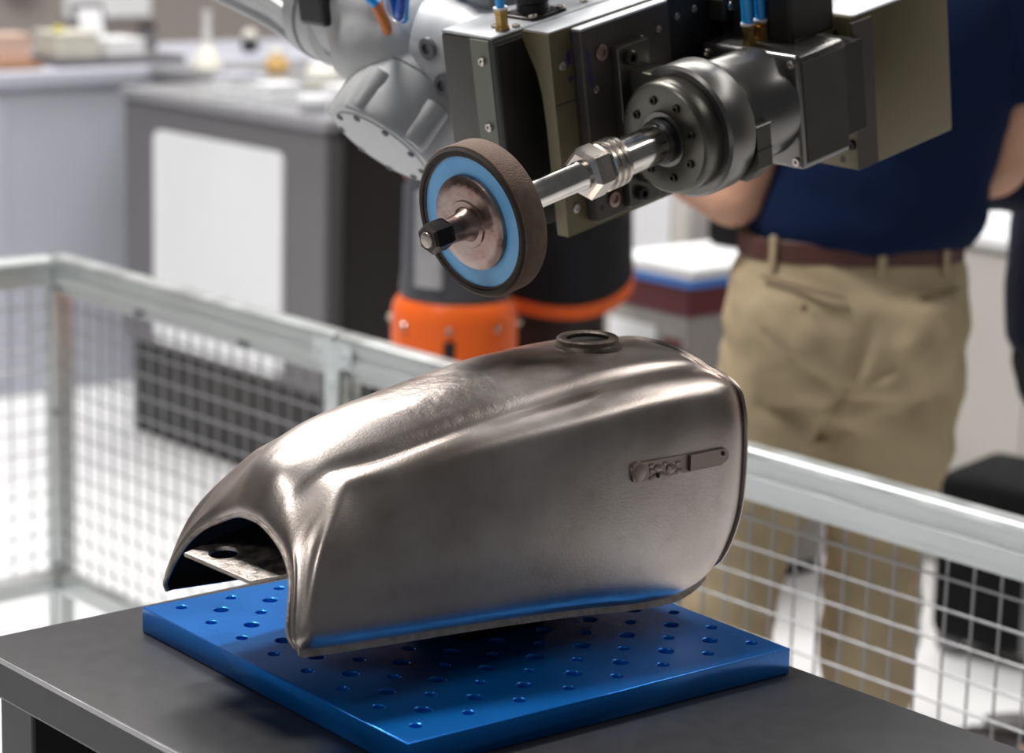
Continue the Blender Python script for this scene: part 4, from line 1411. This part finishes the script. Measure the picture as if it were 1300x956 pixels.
def hand(bm_, wrist, direction, palm_n, side):
    """palm, four bent fingers of unequal length and a thumb"""
    d = Vector(direction).normalized()
    n = Vector(palm_n)
    n = (n - d * n.dot(d)).normalized()
    s_ = d.cross(n) * side
    w = Vector(wrist)
    for k in range(4):
        o_ = s_ * (-0.030 + 0.020 * k)
        L = (0.066, 0.078, 0.084, 0.074)[k]
        a = w + d * 0.01 + o_ * 0.7
        b = w + d * 0.085 + o_
        limb(bm_, [a, b], [0.013, 0.0115], 3, 10)
        limb(bm_, [b, b + d * L * 0.45 + n * 0.006, b + d * L * 0.75 + n * 0.022, b + d * L * 0.88 + n * 0.042], [0.0100, 0.0092, 0.0085, 0.0072], 3, 10)
    a = w + d * 0.022 + s_ * 0.018
    limb(bm_, [a, a + s_ * 0.030 + d * 0.028 + n * 0.010, a + s_ * 0.038 + d * 0.058 + n * 0.022], [0.014, 0.0115, 0.0085], 3, 10)


def folds(amp, sx, sz, seed):
    def f(co, nrm):
        p = Vector((co.x * sx + seed, co.y * sx, co.z * sz + 0.6 * co.x * sx))
        return amp * (noise.noise(p) + 0.5 * noise.noise(p * 2.1))
    return f


def person(name, label, loc, rz, C, arms, legs, lean=0.0, size=1.0, seat=0.0, hip=0.195, hem=1.0, shirt_w=1.0, shirt_d=1.0, belt=True, trim=None, sleeve=0.62, coat=None):
    t_ = thing(name, label, 'person', loc, (0, 0, rz))
    k_ = hip / 0.195
    t_.scale = (size, size, size)

    def sway(b2):
        for v in b2.verts:
            v.co.x += lean * min(1.0, max(0.0, (v.co.z - 0.98) / 0.2))
        return b2
    # ---- body: one continuous skin under the clothes
    b_ = BM()
    rings(b_, [(0, 0, 0.74, 0.12 * k_, 0.09), (0, -0.01, 0.85, 0.165 * k_, 0.105), (0, 0, 0.98, 0.14 * k_, 0.09), (0, 0, 1.10, 0.14 * k_, 0.095), (0, 0, 1.28, 0.165 * k_, 0.105), (0, 0, 1.37, 0.165 * k_, 0.085), (0, 0.0, 1.43, 0.09, 0.06)])
    limb(b_, [(0, 0, 1.36), (0, 0.01, 1.45), (0, 0.02, 1.54)], [0.075, 0.056, 0.056])
    ball(b_, (0, 0.035, 1.605), 0.1, (0.76, 0.93, 1.16), 3)
    ball(b_, (0, 0.075, 1.535), 0.05, (1.0, 1.0, 0.9))
    limb(b_, [(0, 0.118, 1.625), (0, 0.140, 1.588), (0, 0.128, 1.576)], [0.009, 0.014, 0.012], 3, 10)      # nose
    for s_ in (-1, 1):
        ball(b_, (0.078 * s_, 0.03, 1.60), 0.028, (0.35, 0.7, 1.15))                                           # ears
        ball(b_, (0.033 * s_, 0.112, 1.625), 0.013, (1.1, 0.7, 0.8))                                           # eyes
    limb(b_, [(-0.024, 0.119, 1.548), (0, 0.126, 1.550), (0.024, 0.119, 1.548)], [0.007, 0.009, 0.007], 3, 8)  # mouth
    for s_, (sh, el, wr, hd, pn) in zip((-1, 1), arms):
        limb(b_, [sh, el], [0.052, 0.045])
        limb(b_, [el, tuple(el[i] * 0.6 + wr[i] * 0.4 for i in range(3)), wr], [0.048, 0.046, 0.029])
        ball(b_, el, 0.048)
        hand(b_, wr, hd, pn, s_)
    for (h_, kn, an) in legs:
        limb(b_, [h_, kn, an], [0.078, 0.050, 0.036])
        limb(b_, [an, (an[0], an[1] + 0.05, 0.05), (an[0], an[1] + 0.14, 0.04)], [0.036, 0.038, 0.026])
    bb = remeshed(b_, 0.0062, 2)
    obj('body', sway(bb), M_['skin'], t_, True)
    # ---- hair
    b_ = BM()
    ball(b_, (0, 0.022, 1.628), 0.106, (0.80, 0.90, 1.08), 3)
    ball(b_, (0, -0.01, 1.575), 0.075, (1.0, 0.9, 1.0), 3)
    hb = remeshed(b_, 0.008, 2)
    bmesh.ops.delete(hb, geom=[v for v in hb.verts if v.co.y > 0.095 and v.co.z < 1.675], context='VERTS')
    obj('hair', sway(hb), M_['hair'], t_, True)
    # ---- trousers
    b_ = BM()
    rings(b_, [(0, 0, 0.70, 0.13 * k_, 0.10), (0, -0.012, 0.78, 0.186 * k_, 0.128), (0, -0.014, 0.86, 0.192 * k_, 0.132), (0, -0.006, 0.93, 0.182 * k_, 0.122), (0, 0, 0.985, 0.168 * k_, 0.113), (0, 0, 1.0, 0.166 * k_, 0.112)])
    for s_, (h_, kn, an) in zip((-1, 1), legs):
        ball(b_, (0.082 * s_ * k_, -0.062, 0.85), 0.098 * min(k_, 1.0), (1.0, 0.92, 1.1))
        limb(b_, [(h_[0], h_[1], 0.80), (h_[0] * 0.7 + kn[0] * 0.3, h_[1], 0.66), kn, ((kn[0] + an[0]) / 2, (kn[1] + an[1]) / 2 - 0.01, 0.28), (an[0], an[1], 0.045)],
             [0.105 * k_, 0.098 * k_, 0.083, 0.076, 0.074])
    f0_ = folds(0.009, 9, 14, 3.1)

    def fd_(co, nrm):
        d = f0_(co, nrm)
        if seat and nrm.y < 0.2:
            x, z = co.x + 0.02 - (co.z - 0.74) * 0.29, co.z
            if 0.68 < z < 0.90:                                       # centre seam
                d -= seat * 0.015 * math.exp(-(x / 0.012) ** 2) * min(1, (0.90 - z) / 0.12)
            x = co.x + 0.015
            for s2, z0, sl in ((1, 0.742, 0.10), (-1, 0.735, -0.05)):     # creases below the seat
                u = x * s2
                if 0 < u < 0.16:
                    d -= seat * 0.012 * math.exp(-((z - z0 - sl * u) / 0.010) ** 2) * (1 - u / 0.16)
                    d += seat * 0.007 * math.exp(-((z - z0 - 0.03 - sl * u) / 0.018) ** 2) * (1 - u / 0.16)
            for s2 in (1, -1):                                            # drag lines from the crotch
                u = x * s2
                if 0 < u < 0.13 and z < 0.90:
                    d -= seat * 0.005 * math.exp(-((z - 0.76 - 0.75 * u) / 0.009) ** 2)
                    d -= seat * 0.005 * math.exp(-((z - 0.70 - 0.35 * u) / 0.010) ** 2)
        return d
    tb_ = remeshed(b_, 0.0085, 3, fd_)
    tr = obj('trousers', tb_, M_[C['trousers']], t_, True)
    # ---- shoes
    for (h_, kn, an) in legs:
        b_ = BM()
        prism(b_, [(-0.042, -0.055), (0.042, -0.055), (0.050, 0.10), (0.045, 0.19), (0.0, 0.235), (-0.045, 0.19), (-0.050, 0.10)], 0.0, 0.028, (0, 1, 2))
        limb(b_, [(0, -0.015, 0.02), (0, 0.06, 0.035), (0, 0.17, 0.03)], [0.042, 0.045, 0.034])
        limb(b_, [(0, 0, 0.03), (0, 0, 0.085)], [0.045, 0.042])
        sh_ = remeshed(b_, 0.007, 2)
        obj('shoe', sh_, M_[C['shoe']], t_, True, (an[0], an[1], 0.0))
    # ---- shirt
    b_ = BM()
    w_ = shirt_w * k_
    rows = [(0.012, 0, hem, 0.176 * w_, 0.128 * shirt_d), (0.014, 0, hem + 0.03, 0.186 * w_, 0.136 * shirt_d)]
    for z, rx, ry in ((0.92, 0.196, 0.142), (1.0, 0.190, 0.138), (1.08, 0.180, 0.130), (1.2, 0.186, 0.130), (1.3, 0.196, 0.128)):
        if z > hem + 0.05:
            rows.append((0.012, 0, z, rx * w_, ry * shirt_d))
    rows += [(0, 0, 1.37, 0.186 * k_, 0.108), (0, 0, 1.415, 0.13, 0.085), (0, 0.005, 1.445, 0.07, 0.066)]
    rings(b_, rows)
    for (sh, el, wr, hd, pn) in arms:
        S, E_, W_ = Vector(sh), Vector(el), Vector(wr)
        if coat:
            limb(b_, [S - (E_ - S) * 0.10, S + (E_ - S) * 0.5, E_, E_ + (W_ - E_) * 0.5, E_ + (W_ - E_) * 0.92], [0.070, 0.066, 0.062, 0.054, 0.046])
        else:
            limb(b_, [S - (E_ - S) * 0.10, S + (E_ - S) * 0.3, S + (E_ - S) * sleeve], [0.070, 0.067, 0.066])
    sb_ = remeshed(b_, 0.0085, 3, folds(0.008, 7, 9, 8.3))
    so = obj('shirt' if not coat else 'jacket', sway(sb_), M_[C['shirt']], t_, True)
    b_ = BM()
    rings(b_, [(0, 0.004, 1.425, 0.082, 0.078), (0, 0.006, 1.465, 0.068, 0.070)])
    obj('collar', sway(b_), M_[C['shirt']], so, True)
    # ---- belt with loops
    if belt:
        b_ = BM()
        pr = [(0.171 * k_, 0.1165), (0.1735 * k_, 0.119)]
        seg = 40
        rr_ = []
        for (rx, ry), z in ((pr[0], 0.962), (pr[1], 0.964), (pr[1], 0.994), (pr[0], 0.996)):
            rr_.append([b_.verts.new((rx * math.copysign(abs(math.cos(a)) ** 0.9, math.cos(a)), ry * math.copysign(abs(math.sin(a)) ** 0.9, math.sin(a)) - 0.002, z)) for a in [2 * PI * q / seg for q in range(seg)]])
        for a, b in zip(rr_, rr_[1:] + rr_[:1]):
            for q in range(seg):
                b_.faces.new((a[q], a[(q + 1) % seg], b[(q + 1) % seg], b[q]))
        be = obj('belt', b_, M_['belt'], t_, True)
        for ang in (-2.35, -1.42, -0.75, 0.7, 2.4):
            b_ = BM()
            cx, cy = 0.176 * k_ * math.copysign(abs(math.cos(ang)) ** 0.9, math.cos(ang)), 0.1215 * math.copysign(abs(math.sin(ang)) ** 0.9, math.sin(ang)) - 0.002
            m4 = Matrix.Translation((cx, cy, 0.975)) @ Matrix.Rotation(math.atan2(cy, cx), 4, 'Z')
            bx(b_, (-0.003, -0.007, -0.028), (0.003, 0.007, 0.028), 0.0015, 1, m4)
            obj('belt_loop', b_, M_[C['trousers']], tr)
    return t_, tr, so


RZ = R(-40.9)
# man in khaki trousers, back to the camera, forearms raised in front of him
ml = [((-0.095, 0, 0.82), (-0.150, 0.0, 0.50), (-0.195, -0.01, 0.08)), ((0.088, 0, 0.82), (0.070, 0.02, 0.50), (0.055, 0.0, 0.08))]
ma = [((-0.185, 0, 1.375), (-0.195, -0.02, 1.050), (-0.355, 0.130, 1.115), (-0.5, 0.9, 0.3), (1, 0.2, -0.4)),
      ((0.185, 0, 1.375), (0.195, -0.01, 1.105), (0.060, 0.215, 1.060), (-0.6, 0.9, 0.2), (-0.5, -0.2, -0.8))]
man, tr, so = person('person', 'man in navy polo shirt and khaki trousers seen from behind', (2.971, 2.590, 0), RZ, dict(trousers='khaki', shirt='navy', shoe='shoe'), ma, ml, lean=0.045, size=1.045, seat=1.0, hip=0.199, hem=0.985, shirt_w=0.95)
# welt pockets, button and centre seam on the trousers
for sx, z0, dz, w_ in ((-0.085, 0.930, 0.012, 0.062), (0.125, 0.925, -0.002, 0.034)):
    bm = BM()
    pts = []
    for q in range(9):
        x_ = sx - w_ + 2 * w_ * q / 8
        yy = -0.010 - 0.126 * (max(0.0, 1 - (abs(x_) / 0.190) ** 2.2)) ** 0.5
        pts.append((x_, yy - 0.004, z0 + dz * (4 - q) / 4))
    tube(bm, pts, 0.0032, 6)
    obj('pocket_welt', bm, M_['khaki_dark'], tr, True)
bm = BM()
lathe(bm, (-0.087, -0.158, 0.905), (0, -1, 0), [(0, 0.006), (0.003, 0.006), (0.004, 0.004)], 14)
obj('pocket_button', bm, M_['khaki_dark'], tr)

# colleague in a black shirt with an orange hem, side on behind the wheel
cl2 = [((-0.07, 0, 0.80), (-0.075, 0.01, 0.48), (-0.08, 0, 0.08)), ((0.07, 0, 0.80), (0.075, 0.02, 0.48), (0.08, 0.0, 0.08))]
ca = [((-0.165, 0, 1.37), (-0.19, 0.05, 1.12), (-0.15, 0.26, 1.14), (0.2, 0.9, 0.1), (0.8, 0, -0.4)),
      ((0.165, 0, 1.37), (0.19, 0.05, 1.12), (0.15, 0.26, 1.16), (-0.2, 0.9, 0.1), (-0.8, 0, -0.4))]
p3, tr3, so3 = person('person', 'person in black shirt with orange hem and dark trousers behind the polishing wheel', (3.235, 3.612, 0), RZ + R(-112), dict(trousers='trouser_brown', shirt='shirt_black', shoe='shoe'), ca, cl2, hip=0.165, hem=0.82, shirt_w=1.20, shirt_d=1.10, belt=False)
# shirt tail that dips towards one side, with its orange hem band
bmt, bmo = BM(), BM()
rt, ro = [], []
for q in range(48):
    a = 2 * PI * q / 48
    ca_, sa_ = math.cos(a), math.sin(a)
    x_ = 0.012 + 0.196 * math.copysign(abs(ca_) ** 0.9, ca_)
    y_ = 0.160 * math.copysign(abs(sa_) ** 0.9, sa_)
    zh = 0.752 + 0.055 * (1 - math.cos(a - R(42)))
    zh = min(zh, 0.82)
    rt.append([bmt.verts.new((x_ * m_, y_ * m_, z_)) for m_, z_ in ((1.0, zh), (0.955, 0.95), (0.93, 0.95), (0.985, zh))])
    ro.append([bmo.verts.new((x_ * m_, y_ * m_, z_)) for m_, z_ in ((1.008, zh - 0.013), (1.008, zh + 0.013), (0.99, zh + 0.013), (0.99, zh - 0.013))])
for bmx, rows_ in ((bmt, rt), (bmo, ro)):
    for a, b in zip(rows_, rows_[1:] + rows_[:1]):
        for q in range(4):
            bmx.faces.new((a[q], b[q], b[(q + 1) % 4], a[(q + 1) % 4]))
obj('shirt_tail', bmt, M_['shirt_black'], so3, True)
obj('hem_trim', bmo, M_['trim_orange'], so3, True)

# visitor in a navy jacket at the right edge, facing left
vl = [((-0.08, -0.02, 0.82), (-0.085, -0.03, 0.50), (-0.09, -0.04, 0.08)), ((0.08, -0.02, 0.82), (0.085, -0.02, 0.50), (0.09, -0.04, 0.08))]
va = [((-0.185, 0, 1.375), (-0.215, 0.06, 1.13), (-0.12, 0.24, 1.09), (0.6, 0.7, 0.1), (0.2, -0.6, -0.4)),
      ((0.185, 0, 1.375), (0.215, 0.06, 1.13), (0.12, 0.26, 1.07), (-0.6, 0.7, 0.1), (-0.2, -0.6, -0.4))]
p2, tr2, so2 = person('person', 'visitor in a navy jacket and black trousers beside the black suitcase', (3.517, 2.515, 0), RZ + R(75), dict(trousers='shirt_black', shirt='navy2', shoe='shoe'), va, vl, hip=0.195, hem=0.80, shirt_w=1.02, belt=False, coat=True)
